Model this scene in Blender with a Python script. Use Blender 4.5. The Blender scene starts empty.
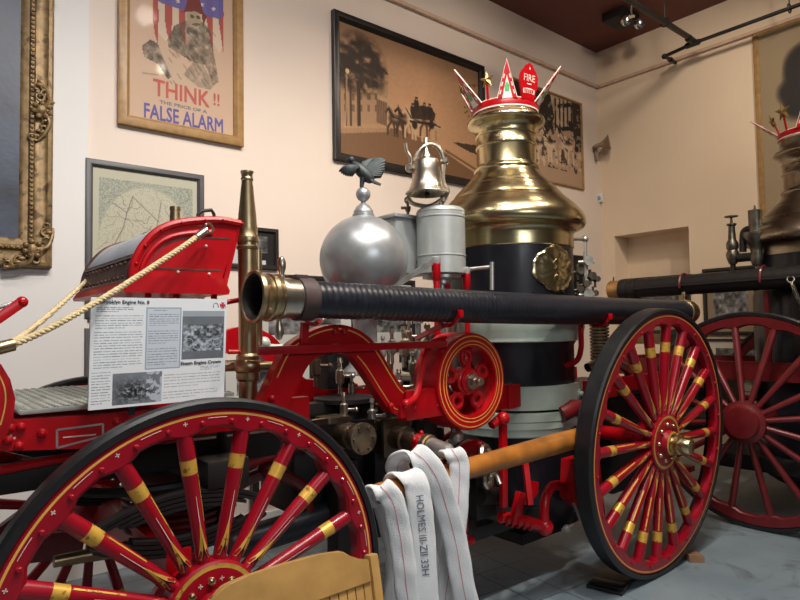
import bpy, bmesh, math, random
import numpy as np
from mathutils import Vector as V, Matrix, noise as mnoise
PI = math.pi
sc = bpy.context.scene
col = sc.collection
rng = random.Random(7)

# ------------------------------------------------------------------ camera
F = 610.0
yaw, pit, rol = [math.radians(a) for a in (39.86, 2.53, -0.934)]
CF = V((math.sin(yaw) * math.cos(pit), math.cos(yaw) * math.cos(pit), math.sin(pit)))
r_ = V((math.cos(yaw), -math.sin(yaw), 0)); u_ = r_.cross(CF)
CR = math.cos(rol) * r_ + math.sin(rol) * u_
CU = -math.sin(rol) * r_ + math.cos(rol) * u_
CO = V((0, 0, 1.5))
cam = bpy.data.objects.new('camera', bpy.data.cameras.new('camera'))
col.objects.link(cam)
cam.data.sensor_width = 36; cam.data.lens = 36 * F / 800; cam.data.clip_start = .02
M = Matrix.Identity(4)
for i in range(3):
    M[i][0], M[i][1], M[i][2], M[i][3] = CR[i], CU[i], -CF[i], CO[i]
cam.matrix_world = M
sc.camera = cam

def at(px, py, x=None, y=None, z=None):
    """measured place: where the sight line of a photo point meets the plane a thing stands in"""
    d = CR * ((px - 400) / F) - CU * ((py - 300) / F) + CF
    for i, v in enumerate((x, y, z)):
        if v is not None:
            return CO + d * ((v - CO[i]) / d[i])

# ------------------------------------------------------------------ materials
def s2l(c):
    return tuple((v / 12.92 if v <= .04045 else ((v + .055) / 1.055) ** 2.4) for v in c)

def mat(name, c, metal=0.0, rough=.45, coat=0.0, var=.12, scale=14.0, bump=0.0, bscale=60.0, emit=0.0, spec=.5, wear=None, rvar=.08):
    m = bpy.data.materials.new(name); m.use_nodes = True
    nt = m.node_tree; N = nt.nodes; L = nt.links
    b = N['Principled BSDF']
    b.inputs['Metallic'].default_value = metal
    b.inputs['Specular IOR Level'].default_value = spec
    b.inputs['Coat Weight'].default_value = coat
    b.inputs['Coat Roughness'].default_value = .12
    tc = N.new('ShaderNodeTexCoord')
    nz = N.new('ShaderNodeTexNoise'); nz.inputs['Scale'].default_value = scale; nz.inputs['Detail'].default_value = 5
    L.new(tc.outputs['Object'], nz.inputs['Vector'])
    rp = N.new('ShaderNodeValToRGB')
    lo = tuple(max(0, v * (1 - var)) for v in c); hi = tuple(min(1, v * (1 + var)) for v in c)
    rp.color_ramp.elements[0].color = (*lo, 1); rp.color_ramp.elements[1].color = (*hi, 1)
    rp.color_ramp.elements[0].position = .3; rp.color_ramp.elements[1].position = .7
    L.new(nz.outputs['Fac'], rp.inputs['Fac'])
    cout = rp.outputs['Color']
    if wear:
        n2 = N.new('ShaderNodeTexNoise'); n2.inputs['Scale'].default_value = wear[1]; n2.inputs['Detail'].default_value = 8
        L.new(tc.outputs['Object'], n2.inputs['Vector'])
        r2 = N.new('ShaderNodeValToRGB'); r2.color_ramp.elements[0].position = wear[2]; r2.color_ramp.elements[1].position = min(1, wear[2] + .06)
        L.new(n2.outputs['Fac'], r2.inputs['Fac'])
        mx = N.new('ShaderNodeMixRGB'); mx.inputs['Color2'].default_value = (*wear[0], 1)
        L.new(r2.outputs['Color'], mx.inputs['Fac']); L.new(cout, mx.inputs['Color1']); cout = mx.outputs['Color']
    L.new(cout, b.inputs['Base Color'])
    mr = N.new('ShaderNodeMapRange'); mr.inputs['To Min'].default_value = max(.02, rough - rvar); mr.inputs['To Max'].default_value = min(1, rough + rvar)
    L.new(nz.outputs['Fac'], mr.inputs['Value']); L.new(mr.outputs['Result'], b.inputs['Roughness'])
    if bump:
        n3 = N.new('ShaderNodeTexNoise'); n3.inputs['Scale'].default_value = bscale; n3.inputs['Detail'].default_value = 4
        L.new(tc.outputs['Object'], n3.inputs['Vector'])
        bp = N.new('ShaderNodeBump'); bp.inputs['Strength'].default_value = bump; bp.inputs['Distance'].default_value = .004
        L.new(n3.outputs['Fac'], bp.inputs['Height']); L.new(bp.outputs['Normal'], b.inputs['Normal'])
    if emit:
        b.inputs['Emission Color'].default_value = (*c, 1); b.inputs['Emission Strength'].default_value = emit
    return m

RED = mat('red_paint', (.43, .0012, .006), rough=.34, coat=.12, var=.1, scale=6, spec=.4)
WRED = mat('crimson_wheel_paint', (.30, .0015, .012), rough=.32, coat=.18, var=.12, scale=8, spec=.45)
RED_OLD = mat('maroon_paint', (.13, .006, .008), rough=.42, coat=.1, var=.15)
GOLD = mat('gold_leaf', (.72, .42, .07), metal=.35, rough=.4, var=.12, scale=30, wear=((.30, .14, .03), 45, .60))
STRIPE = mat('gold_pinstripe', (.80, .42, .08), metal=.1, rough=.45)
WHITE = mat('white_lining', (.70, .60, .52), rough=.5)
BLACK = mat('black_enamel', (.008, .008, .012), rough=.34, coat=.12, spec=.35, wear=((.16, .16, .15), 70, .74))
IRON = mat('black_iron', (.012, .010, .010), rough=.5, metal=.2)
TIRE = mat('tyre_rubber', (.009, .009, .011), rough=.42, var=.25, bump=.1)
BRASS = mat('polished_brass', (.60, .50, .29), metal=1, rough=.24, var=.08, scale=5)
OLDBRASS = mat('worn_brass', (.46, .35, .205), metal=1, rough=.34, var=.2, scale=12)
BRONZE = mat('dull_bronze', (.17, .13, .09), metal=.9, rough=.42, var=.3, scale=16)
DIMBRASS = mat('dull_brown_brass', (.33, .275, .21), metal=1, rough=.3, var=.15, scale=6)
SILVER = mat('silver_paint', (.40, .42, .43), metal=.6, rough=.34, var=.07, bump=.03)
NICKEL = mat('nickel', (.54, .48, .40), metal=1, rough=.3, var=.12)
STEEL = mat('bare_steel', (.52, .52, .50), metal=.85, rough=.38, var=.2)
GREYP = mat('grey_silver_paint', (.40, .42, .41), metal=.2, rough=.36, var=.06)
DARKFIT = mat('dark_fittings', (.14, .125, .10), metal=.9, rough=.38, var=.5, scale=20)
BORE = mat('dark_bore', (.012, .010, .008), rough=.7)
PALE = mat('pale_green_paint', (.50, .60, .52), rough=.33, var=.08, metal=.15)
HOSEBLK = mat('black_suction_rubber', (.011, .013, .020), rough=.36, var=.3, scale=30, wear=((.06, .06, .06), 24, .70), bump=.15)
WOOD = mat('varnished_pole_wood', (.37, .135, .022), rough=.34, coat=.25, var=.4, scale=8, wear=((.25, .09, .02), 9, .66))
BENCHW = mat('golden_oak', (.47, .27, .085), rough=.4, coat=.2, var=.2, scale=9, bump=.1)
OAKF = mat('oak_frame_wood', (.33, .19, .07), rough=.4, var=.2, scale=20)
BLKF = mat('black_frame_wood', (.016, .013, .012), rough=.4)
GREYF = mat('grey_frame_wood', (.07, .07, .075), rough=.45)
GILT = mat('antique_gilt', (.23, .15, .068), metal=.4, rough=.46, var=.35, scale=24, wear=((.10, .06, .025), 18, .56))
CANVASF = mat('cotton_hose', (.72, .74, .76), rough=.85, var=.06, scale=10, bump=.5, bscale=220)
REDLINE = mat('red_thread', (.62, .22, .24), rough=.8)
INK = mat('black_ink', (.03, .03, .04), rough=.7)
GREYINK = mat('grey_ink', (.14, .15, .18), rough=.8)
REDINK = mat('red_ink', (.42, .09, .07), rough=.7)
BLUEINK = mat('blue_ink', (.09, .08, .26), rough=.7)
PAPER = mat('white_paper', (.80, .80, .80), rough=.8, var=.02)
MATB = mat('mat_board', (.70, .69, .66), rough=.85, var=.03)
ROPE = mat('hemp_rope', (.60, .48, .27), rough=.8, var=.2, scale=60)
EAGLE = mat('dark_verdigris', (.035, .045, .046), metal=.3, rough=.5, var=.4, scale=40)
CROWNG = mat('green_crown_paint', (.06, .36, .12), rough=.4)
MEDAL = mat('tarnished_gold_star', (.30, .20, .06), metal=.5, rough=.4)
GREYTREAD = mat('galvanised_tread', (.40, .41, .37), metal=.3, rough=.45, var=.15)
BROWNTIN = mat('brown_tin', (.11, .055, .045), metal=.3, rough=.45, var=.5, scale=22)
TIN = mat('bluish_tin', (.44, .48, .55), metal=.2, rough=.38, var=.2, scale=7)
PLASTIC = mat('white_plastic', (.72, .72, .72), rough=.5)
BEIGEP = mat('beige_plastic', (.30, .22, .155), rough=.5)
LENS = mat('blue_lens', (.25, .3, .6), rough=.2)
CHROME = mat('chrome', (.75, .72, .66), metal=1, rough=.12)
CANVASP = mat('dark_blue_oil_paint', (.035, .045, .075), rough=.42, var=.6, scale=3.5, bump=.25, bscale=30)
def col_mat(name, rough=.6, spec=.5, coat=0.0):
    m = bpy.data.materials.new(name); m.use_nodes = True
    N = m.node_tree.nodes; b = N['Principled BSDF']
    a = N.new('ShaderNodeAttribute'); a.attribute_name = 'Col'
    m.node_tree.links.new(a.outputs['Color'], b.inputs['Base Color'])
    b.inputs['Roughness'].default_value = rough; b.inputs['Specular IOR Level'].default_value = spec
    b.inputs['Coat Weight'].default_value = coat; b.inputs['Coat Roughness'].default_value = .05
    return m
PRINT = col_mat('printed_sheet', .65)
GLAZED = col_mat('print_behind_glass', .6, .35, .03)

# ------------------------------------------------------------------ mesh builder
def frame_of(n, ref=None):
    n = V(n).normalized()
    ref = V(ref) if ref is not None else (V((0, 0, 1)) if abs(n.z) < .9 else V((1, 0, 0)))
    u = (ref - n * ref.dot(n)).normalized(); v = n.cross(u)
    return u, v, n

class MB:
    def __init__(s): s.bm = bmesh.new()
    def face(s, vs, mi=0):
        try:
            f = s.bm.faces.new(vs); f.material_index = mi; return f
        except ValueError: return None
    def vert(s, p): return s.bm.verts.new(V(p))
    def loft(s, rings, closed=False, cap=True, mis=None, mi=0):
        R = [[s.vert(p) for p in r] for r in rings]; n = len(R[0])
        m = len(R)
        for i in range(m if closed else m - 1):
            a, b = R[i], R[(i + 1) % m]; k = mis[i] if mis else mi
            for j in range(n): s.face((a[j], a[(j + 1) % n], b[(j + 1) % n], b[j]), k)
        if cap and not closed:
            s.face(R[0][::-1], mis[0] if mis else mi); s.face(R[-1], mis[-1] if mis else mi)
        return s
    def lathe(s, c, n, prof, seg=40, mi=0, mis=None, closed=False, ref=None, cap=True):
        """prof: (radius, height along n)"""
        u, v, n = frame_of(n, ref); c = V(c)
        rings = [[c + n * h + (u * math.cos(2 * PI * j / seg) + v * math.sin(2 * PI * j / seg)) * max(r, 1e-4) for j in range(seg)] for r, h in prof]
        return s.loft(rings, closed=closed, cap=cap, mis=mis, mi=mi)
    def cyl(s, a, b, r, r2=None, seg=18, mi=0):
        a, b = V(a), V(b); r2 = r if r2 is None else r2
        return s.lathe(a, b - a, [(r, 0), (r2, (b - a).length)], seg=seg, mi=mi)
    def tube(s, pts, r, seg=10, mi=0, closed=False, mis=None):
        pts = [V(p) for p in pts]; n = len(pts)
        T = []
        for i in range(n):
            if closed: t = pts[(i + 1) % n] - pts[i - 1]
            else: t = pts[min(i + 1, n - 1)] - pts[max(i - 1, 0)]
            T.append(t.normalized())
        u, v, _ = frame_of(T[0]); rings = []
        for i in range(n):
            u = (u - T[i] * u.dot(T[i])).normalized(); v = T[i].cross(u)
            rr = r[i] if isinstance(r, (list, tuple)) else r
            rings.append([pts[i] + (u * math.cos(2 * PI * j / seg) + v * math.sin(2 * PI * j / seg)) * rr for j in range(seg)])
        return s.loft(rings, closed=closed, mi=mi, mis=mis)
    def box(s, c, size, rot=None, bev=0.0, mi=0):
        r = bmesh.ops.create_cube(s.bm, size=1)
        vs = r['verts']; bmesh.ops.scale(s.bm, vec=V(size), verts=vs)
        fs = list({f for w in vs for f in w.link_faces})
        for f in fs: f.material_index = mi
        if bev:
            es = list({e for w in vs for e in w.link_edges})
            k = bmesh.ops.bevel(s.bm, geom=es, offset=bev, segments=2, affect='EDGES', profile=.6)
            vs = list({w for f in k['faces'] for w in f.verts} | {w for w in vs if w.is_valid})
            for f in k['faces']: f.material_index = mi
        if rot is not None: bmesh.ops.rotate(s.bm, cent=(0, 0, 0), matrix=rot, verts=vs)
        bmesh.ops.translate(s.bm, vec=V(c), verts=vs)
        return s
    def bar(s, a, b, w, h, up=(0, 0, 1), mi=0, bev=0.0):
        """rectangular bar from a to b, w sideways, h along up"""
        a, b = V(a), V(b); n = (b - a); L = n.length; n.normalize()
        upv = V(up); upv = (upv - n * upv.dot(n)).normalized(); sd = n.cross(upv)
        R = Matrix((n, sd, upv)).transposed()
        return s.box((a + b) / 2, (L, w, h), R, bev, mi)
    def prism(s, poly, o, u, v, th, mi=0, mi_side=None):
        """poly in (u,v) coordinates from o; thickness th along u x v (from -th/2 to th/2)"""
        o, u, v = V(o), V(u), V(v); n = u.cross(v).normalized()
        A = [s.vert(o + u * p[0] + v * p[1] + n * th / 2) for p in poly]
        B = [s.vert(o + u * p[0] + v * p[1] - n * th / 2) for p in poly]
        s.face(A, mi); s.face(B[::-1], mi)
        k = len(poly); ms = mi if mi_side is None else mi_side
        for i in range(k): s.face((A[i], B[i], B[(i + 1) % k], A[(i + 1) % k]), ms)
        return s
    def band(s, left, right, o, u, v, th, mi=0, mi_side=None):
        """strip between two matching polylines, extruded th"""
        o, u, v = V(o), V(u), V(v); n = u.cross(v).normalized()
        rings = []
        for a, b in zip(left, right):
            pa = o + u * a[0] + v * a[1]; pb = o + u * b[0] + v * b[1]
            rings.append([pa + n * th / 2, pb + n * th / 2, pb - n * th / 2, pa - n * th / 2])
        return s.loft(rings, mi=mi)
    def sphere(s, c, r, seg=24, mi=0, sx=(1, 1, 1)):
        k = bmesh.ops.create_uvsphere(s.bm, u_segments=seg, v_segments=max(6, seg // 2), radius=r)
        bmesh.ops.scale(s.bm, vec=V(sx), verts=k['verts']); bmesh.ops.translate(s.bm, vec=V(c), verts=k['verts'])
        for f in {f for w in k['verts'] for f in w.link_faces}: f.material_index = mi
        return s
    def torus(s, c, n, R, r, seg=40, k=10, mi=0, a0=0, a1=2 * PI, ref=None):
        u, v, n = frame_of(n, ref); c = V(c); full = abs(a1 - a0 - 2 * PI) < 1e-6
        m = seg if full else seg + 1
        pts = [c + (u * math.cos(a0 + (a1 - a0) * i / seg) + v * math.sin(a0 + (a1 - a0) * i / seg)) * R for i in range(m)]
        return s.tube(pts, r, seg=k, mi=mi, closed=full)
    def hexnut(s, c, n, r, h, mi=0):
        return s.lathe(c, n, [(r, 0), (r, h)], seg=6, mi=mi)
    def build(s, name, mats, parent=None, sharp=34):
        bm = s.bm
        bmesh.ops.recalc_face_normals(bm, faces=bm.faces)
        for f in bm.faces: f.smooth = True
        lim = math.radians(sharp)
        for e in bm.edges:
            if len(e.link_faces) == 2 and e.calc_face_angle(0) > lim: e.smooth = False
        o = V((0, 0, 0)); p = parent
        while p is not None: o += p.location; p = p.parent
        if parent is None:
            xs = [w.co for w in bm.verts]
            o = V(((min(a.x for a in xs) + max(a.x for a in xs)) / 2, (min(a.y for a in xs) + max(a.y for a in xs)) / 2, min(a.z for a in xs)))
        bmesh.ops.translate(bm, vec=-o, verts=bm.verts)
        me = bpy.data.meshes.new(name); bm.to_mesh(me); bm.free()
        for m in (mats if isinstance(mats, (list, tuple)) else [mats]): me.materials.append(m)
        ob = bpy.data.objects.new(name, me); col.objects.link(ob)
        if parent is None: ob.location = o
        else: ob.parent = parent
        return ob

def tag(o, label=None, cat=None, group=None, kind=None):
    if label: o['label'] = label
    if cat: o['category'] = cat
    if group: o['group'] = group
    if kind: o['kind'] = kind
    return o
def thing(name, label, cat, loc, group=None):
    o = bpy.data.objects.new(name, None); col.objects.link(o); o.location = V(loc); o.empty_display_size = .1
    return tag(o, label, cat, group)
def spline(P, n=8, closed=False):
    """catmull-rom through points"""
    P = [V(p) for p in P]; out = []
    m = len(P)
    for i in range(m if closed else m - 1):
        if closed: p0, p1, p2, p3 = P[i - 1], P[i], P[(i + 1) % m], P[(i + 2) % m]
        else: p0, p1, p2, p3 = P[max(i - 1, 0)], P[i], P[i + 1], P[min(i + 2, m - 1)]
        for k in range(n):
            t = k / n
            out.append(.5 * ((2 * p1) + (-p0 + p2) * t + (2 * p0 - 5 * p1 + 4 * p2 - p3) * t * t + (-p0 + 3 * p1 - 3 * p2 + p3) * t ** 3))
    if not closed: out.append(P[-1])
    return out
def text(name, body, o, u, v, height, m, parent, width=None, th=.0012, bold=0.0):
    """flat raised lettering; o = baseline start, u = reading direction, v = up"""
    cu = bpy.data.curves.new(name, 'FONT'); cu.body = body; cu.size = 1; cu.extrude = .0; cu.resolution_u = 2
    to = bpy.data.objects.new(name + '_tmp', cu); col.objects.link(to)
    dg = bpy.context.evaluated_depsgraph_get(); dg.update()
    me0 = bpy.data.meshes.new_from_object(to.evaluated_get(dg)); 
    bm = bmesh.new(); bm.from_mesh(me0)
    for dx, dy, dz in (((bold, 0, 1), (0, bold, 2), (bold, bold, 3)) if bold else ()):
        g_ = bmesh.ops.duplicate(bm, geom=bm.verts[:len(me0.vertices)] + bm.edges[:len(me0.edges)] + bm.faces[:len(me0.polygons)]); bmesh.ops.translate(bm, vec=(dx, dy, dz), verts=[k for k in g_['geom'] if isinstance(k, bmesh.types.BMVert)])
    bpy.data.objects.remove(to); bpy.data.curves.remove(cu); bpy.data.meshes.remove(me0)
    xs = [w.co.x for w in bm.verts]; ys = [w.co.y for w in bm.verts]
    x0, x1 = min(xs), max(xs); caph = .69
    sy = height / caph; sx = (width / (x1 - x0)) if width else sy
    u, v, o = V(u).normalized(), V(v).normalized(), V(o)
    for w in bm.verts:
        x, y = (w.co.x - x0) * sx, w.co.y * sy
        w.co = o + u * x + v * y + u.cross(v) * (w.co.z * .0002)
    q = bmesh.ops.extrude_face_region(bm, geom=bm.faces[:])
    n = u.cross(v)
    bmesh.ops.translate(bm, vec=n * th, verts=[g for g in q['geom'] if isinstance(g, bmesh.types.BMVert)])
    mb = MB(); mb.bm.free(); mb.bm = bm
    return mb.build(name, m, parent)

# ------------------------------------------------------------------ painter for prints, maps and pictures
class Canvas:
    def __init__(s, w, h, base):
        s.w, s.h = w, h; s.a = np.ones((h, w, 3)) * np.array(base)
        s.X, s.Y = np.meshgrid((np.arange(w) + .5) / w, (np.arange(h) + .5) / h)   # Y up
        s.r = np.random.default_rng(w * 131 + h)
    def nz(s, sc_, seed=0, oct=4):
        out = np.zeros((s.h, s.w)); amp = 1; tot = 0; g = np.random.default_rng(seed + 5)
        for o in range(oct):
            k = max(2, int(sc_ * 2 ** o)); grid = g.random((k + 2, k + 2))
            fx, fy = s.X * k, s.Y * k; ix, iy = fx.astype(int), fy.astype(int); tx, ty = fx - ix, fy - iy
            tx, ty = tx * tx * (3 - 2 * tx), ty * ty * (3 - 2 * ty)
            q = (grid[iy, ix] * (1 - tx) + grid[iy, ix + 1] * tx) * (1 - ty) + (grid[iy + 1, ix] * (1 - tx) + grid[iy + 1, ix + 1] * tx) * ty
            out += q * amp; tot += amp; amp *= .55
        return out / tot
    def mix(s, mask, c):
        mask = np.clip(mask, 0, 1)[..., None]; s.a = s.a * (1 - mask) + np.array(c) * mask
    def ell(s, cx, cy, rx, ry, c, al=1.0, soft=.15, rot=0.0):
        dx, dy = s.X - cx, s.Y - cy; k = s.h / s.w
        x = dx * math.cos(rot) + dy * math.sin(rot); y = -dx * math.sin(rot) + dy * math.cos(rot)
        d = np.sqrt((x / rx) ** 2 + (y / ry) ** 2); s.mix((1 + soft - d) / (2 * soft) * al, c)
    def poly(s, P, c, al=1.0):
        ins = np.zeros((s.h, s.w), bool); j = len(P) - 1
        for i in range(len(P)):
            xi, yi = P[i]; xj, yj = P[j]
            with np.errstate(divide='ignore', invalid='ignore'):
                cr = ((yi > s.Y) != (yj > s.Y)) & (s.X < (xj - xi) * (s.Y - yi) / (yj - yi + 1e-12) + xi)
            ins ^= cr; j = i
        s.mix(ins * al, c)
    def line(s, P, w, c, al=1.0):
        for (x0, y0), (x1, y1) in zip(P[:-1], P[1:]):
            dx, dy = x1 - x0, y1 - y0; L = dx * dx + dy * dy + 1e-12
            t = np.clip(((s.X - x0) * dx + (s.Y - y0) * dy) / L, 0, 1)
            d = np.hypot((s.X - x0 - t * dx) * s.w, (s.Y - y0 - t * dy) * s.h)
            s.mix(np.clip(w - d + .5, 0, 1) * al, c)
    def rect(s, x0, y0, x1, y1, c, al=1.0):
        s.mix(((s.X >= x0) & (s.X <= x1) & (s.Y >= y0) & (s.Y <= y1)) * al, c)
    def sheet(s, name, o, u, v, W, H, m, parent, th=.003):
        """a printed sheet: lower left corner o, width W along u, height H along v"""
        u, v, o = V(u).normalized(), V(v).normalized(), V(o); n = u.cross(v)
        w, h = s.w + 1, s.h + 1
        a = np.clip(s.a, 0, 1); lin = np.where(a <= .04045, a / 12.92, ((a + .055) / 1.055) ** 2.4)
        off = V((0, 0, 0)); p = parent
        while p is not None: off += p.location; p = p.parent
        o = o - off
        gx, gy = np.meshgrid(np.arange(w) / s.w * W, np.arange(h) / s.h * H)
        co = np.array(o)[None, None] + gx[..., None] * np.array(u) + gy[..., None] * np.array(v)
        verts = co.reshape(-1, 3)
        idx = np.arange(w * h).reshape(h, w)
        fc = np.stack([idx[:-1, :-1], idx[:-1, 1:], idx[1:, 1:], idx[1:, :-1]], -1).reshape(-1, 4)
        # back and sides give the sheet its thickness
        k = len(verts); nn = np.array(n) * th
        cor = [idx[0, 0], idx[0, -1], idx[-1, -1], idx[-1, 0]]
        verts = np.concatenate([verts, verts[cor] - nn])
        fcs = fc.tolist() + [[k + 3, k + 2, k + 1, k]]
        me = bpy.data.meshes.new(name); me.from_pydata(verts.tolist(), [], fcs); me.update()
        at_ = me.attributes.new('Col', 'FLOAT_COLOR', 'CORNER')
        q = np.ones((len(fc), 4, 4)); q[:, :, :3] = lin.reshape(-1, 3)[:, None, :]
        q = np.concatenate([q.reshape(-1, 4), np.tile([[.3, .3, .3, 1]], (4, 1))])
        at_.data.foreach_set('color', q.astype(np.float32).ravel())
        me.materials.append(m)
        ob = bpy.data.objects.new(name, me); col.objects.link(ob); ob.parent = parent
        return ob
# ------------------------------------------------------------------ the room
YW, XR, ZC = 4.2, 6.81, 4.93
XL, YF = -3.6, -3.4
def wall_mat(name, c, tint):
    m = mat(name, c, rough=.75, var=.035, scale=1.2, bump=.05, bscale=120, spec=.3, rvar=.05)
    return m
WALLP = wall_mat('warm_wall_paint', (.71, .61, .535), None)
WALLR = wall_mat('tan_wall_paint', (.78, .63, .47), None)
WALLW = wall_mat('white_wall_paint', (.70, .69, .68), None)
WALLD = wall_mat('darkened_unseen_wall', (.17, .155, .14), None)  # colour of the unseen walls, made dark to cut fill and deepen shade
CEIL = mat('oxblood_ceiling_paint', (.135, .034, .025), rough=.6, var=.12, scale=2)
LEDGE = mat('ledge_paint', (.58, .41, .31), rough=.6)

def floor_mat():
    m = bpy.data.materials.new('sealed_concrete'); m.use_nodes = True
    nt = m.node_tree; N, L = nt.nodes, nt.links; b = N['Principled BSDF']
    tc = N.new('ShaderNodeTexCoord')
    n1 = N.new('ShaderNodeTexNoise'); n1.inputs['Scale'].default_value = 1.3; n1.inputs['Detail'].default_value = 8; n1.inputs['Roughness'].default_value = .62
    L.new(tc.outputs['Object'], n1.inputs['Vector'])
    r1 = N.new('ShaderNodeValToRGB'); e = r1.color_ramp.elements
    e[0].position = .28; e[0].color = (.15, .195, .225, 1); e[1].position = .72; e[1].color = (.235, .295, .335, 1)
    L.new(n1.outputs['Fac'], r1.inputs['Fac'])
    n2 = N.new('ShaderNodeTexNoise'); n2.inputs['Scale'].default_value = 3.2; n2.inputs['Detail'].default_value = 9; n2.inputs['Roughness'].default_value = .7; n2.inputs['Distortion'].default_value = 1.2
    L.new(tc.outputs['Object'], n2.inputs['Vector'])
    r2 = N.new('ShaderNodeValToRGB'); r2.color_ramp.elements[0].position = .55; r2.color_ramp.elements[1].position = .72
    L.new(n2.outputs['Fac'], r2.inputs['Fac'])
    mx = N.new('ShaderNodeMixRGB'); mx.inputs['Color2'].default_value = (.09, .105, .11, 1)
    L.new(r2.outputs['Color'], mx.inputs['Fac']); L.new(r1.outputs['Color'], mx.inputs['Color1'])
    mp = N.new('ShaderNodeMapping'); mp.inputs['Rotation'].default_value = (0, 0, .1)
    L.new(tc.outputs['Object'], mp.inputs['Vector'])
    bk = N.new('ShaderNodeTexBrick'); bk.offset = .0; bk.inputs['Scale'].default_value = 1; bk.inputs['Brick Width'].default_value = .23; bk.inputs['Row Height'].default_value = .23
    bk.inputs['Mortar Size'].default_value = .004
    for k, c in (('Color1', (0, 0, 0, 1)), ('Color2', (0, 0, 0, 1)), ('Mortar', (1, 1, 1, 1))): bk.inputs[k].default_value = c
    L.new(mp.outputs['Vector'], bk.inputs['Vector'])
    sx = N.new('ShaderNodeSeparateXYZ'); L.new(tc.outputs['Object'], sx.inputs['Vector'])
    mr = N.new('ShaderNodeMapRange'); mr.inputs['From Min'].default_value = 1.75; mr.inputs['From Max'].default_value = 1.35
    L.new(sx.outputs['X'], mr.inputs['Value'])
    mu = N.new('ShaderNodeMath'); mu.operation = 'MULTIPLY'; mu.use_clamp = True
    L.new(bk.outputs['Color'], mu.inputs[0]); L.new(mr.outputs['Result'], mu.inputs[1])
    m2 = N.new('ShaderNodeMixRGB'); m2.inputs['Color2'].default_value = (.07, .085, .09, 1)
    L.new(mu.outputs['Value'], m2.inputs['Fac']); L.new(mx.outputs['Color'], m2.inputs['Color1'])
    L.new(m2.outputs['Color'], b.inputs['Base Color'])
    b.inputs['Roughness'].default_value = .42
    return m

def structure(name, c, size, m):
    return tag(MB().box(c, size).build(name, m), kind='structure')
cx, cy = (XL + XR) / 2, (YF + YW) / 2; T = .3
structure('floor', (cx, cy, -.05), (XR - XL + 2 * T, YW - YF + 2 * T, .1), floor_mat())
structure('ceiling', (cx, cy, ZC + .05), (XR - XL + 2 * T, YW - YF + 2 * T, .1), CEIL)
structure('wall_back', (cx, YW + T / 2, ZC / 2), (XR - XL + 2 * T, T, ZC), WALLP)
structure('wall_front', (cx, YF - T / 2, ZC / 2), (XR - XL, T, ZC), WALLD)
structure('wall_left', (XL - T / 2, cy, ZC / 2), (T, YW - YF + 2 * T, ZC), WALLD)
# right wall with its recess
NY0, NY1, NZ0, NZ1 = 3.12, 4.03, 1.25, 2.57
w = MB(); xr = XR + T / 2
w.box((xr, (YF + NY0) / 2, ZC / 2), (T, NY0 - YF, ZC)); w.box((xr, (NY1 + YW) / 2, ZC / 2), (T, YW - NY1, ZC))
w.box((xr, (NY0 + NY1) / 2, (NZ1 + ZC) / 2), (T, NY1 - NY0, ZC - NZ1)); w.box((xr, (NY0 + NY1) / 2, NZ0 / 2), (T, NY1 - NY0, NZ0))
w.box((XR + T + .02, (NY0 + NY1) / 2, (NZ0 + NZ1) / 2), (.04, NY1 - NY0 + .1, NZ1 - NZ0 + .1))
tag(w.build('wall_right', WALLR), kind='structure')
structure('trim_1', ((XL + XR) / 2, YW - .025, 4.475), (XR - XL, .035, .034), LEDGE)
structure('trim_2', (XR - .025, (YF + YW) / 2 - .03, 4.475), (.035, YW - YF - .06, .034), LEDGE)
structure('trim_3', ((XL + .94) / 2, YW - .012, 2.2), (.94 - XL, .024, 4.4), WALLW)  # whiter wall panel; the cooler light at this end is put into its colour
structure('baseboard_back', ((.94 + XR) / 2, YW - .012, .07), (XR - .94, .024, .14), WALLW)

# ------------------------------------------------------------------ pictures on the walls
UX, UZ, UYm = V((1, 0, 0)), V((0, 0, 1)), V((0, -1, 0))
def frame_mb(o, u, v, W, H, fw, d, prof=None, mb=None):
    o, u, v = V(o), V(u), V(v); n = u.cross(v)
    prof = prof or [(0, 0), (0, d * .9), (fw * .12, d), (fw * .7, d), (fw, d * .55), (fw, 0)]
    rings = []
    for (cx_, cy_, sx, sy) in ((0, 0, 1, 1), (W, 0, -1, 1), (W, H, -1, -1), (0, H, 1, -1)):
        rings.append([o + u * (cx_ + sx * a) + v * (cy_ + sy * a) + n * h for a, h in prof])
    mb = mb or MB()
    return mb.loft(rings, closed=True)
def picture(name, label, cat, o, u, W, H, fw, d, fm, canvas, group=None, pm=None, back=.012, prof=None, pname='print'):
    """framed sheet on a wall: o = lower left corner on the wall face"""
    o, u, v = V(o), V(u), UZ; n = u.cross(v)
    r = thing(name, label, cat, o + u * (W / 2), group or {'framed_photograph': 'framed photographs on the walls'}.get(name))
    frame_mb(o, u, v, W, H, fw, d, prof).build('frame', fm, r)
    MB().box(o + u * W / 2 + v * H / 2 + n * .003, tuple(abs(c) for c in (u * (W - fw) + v * (H - fw) + n * .006))).build('backing', GREYF, r)
    canvas.sheet(pname, o + u * (fw * .9) + v * (fw * .9) + n * back, u, v, W - fw * 1.8, H - fw * 1.8, pm or GLAZED, r)
    return r
def fr(px, py, x0, z0, W, H, fw):
    p = at(px, py, y=YW)
    return ((p.x - x0 - fw * .9) / (W - fw * 1.8), (p.z - z0 - fw * .9) / (H - fw * 1.8))

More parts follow.
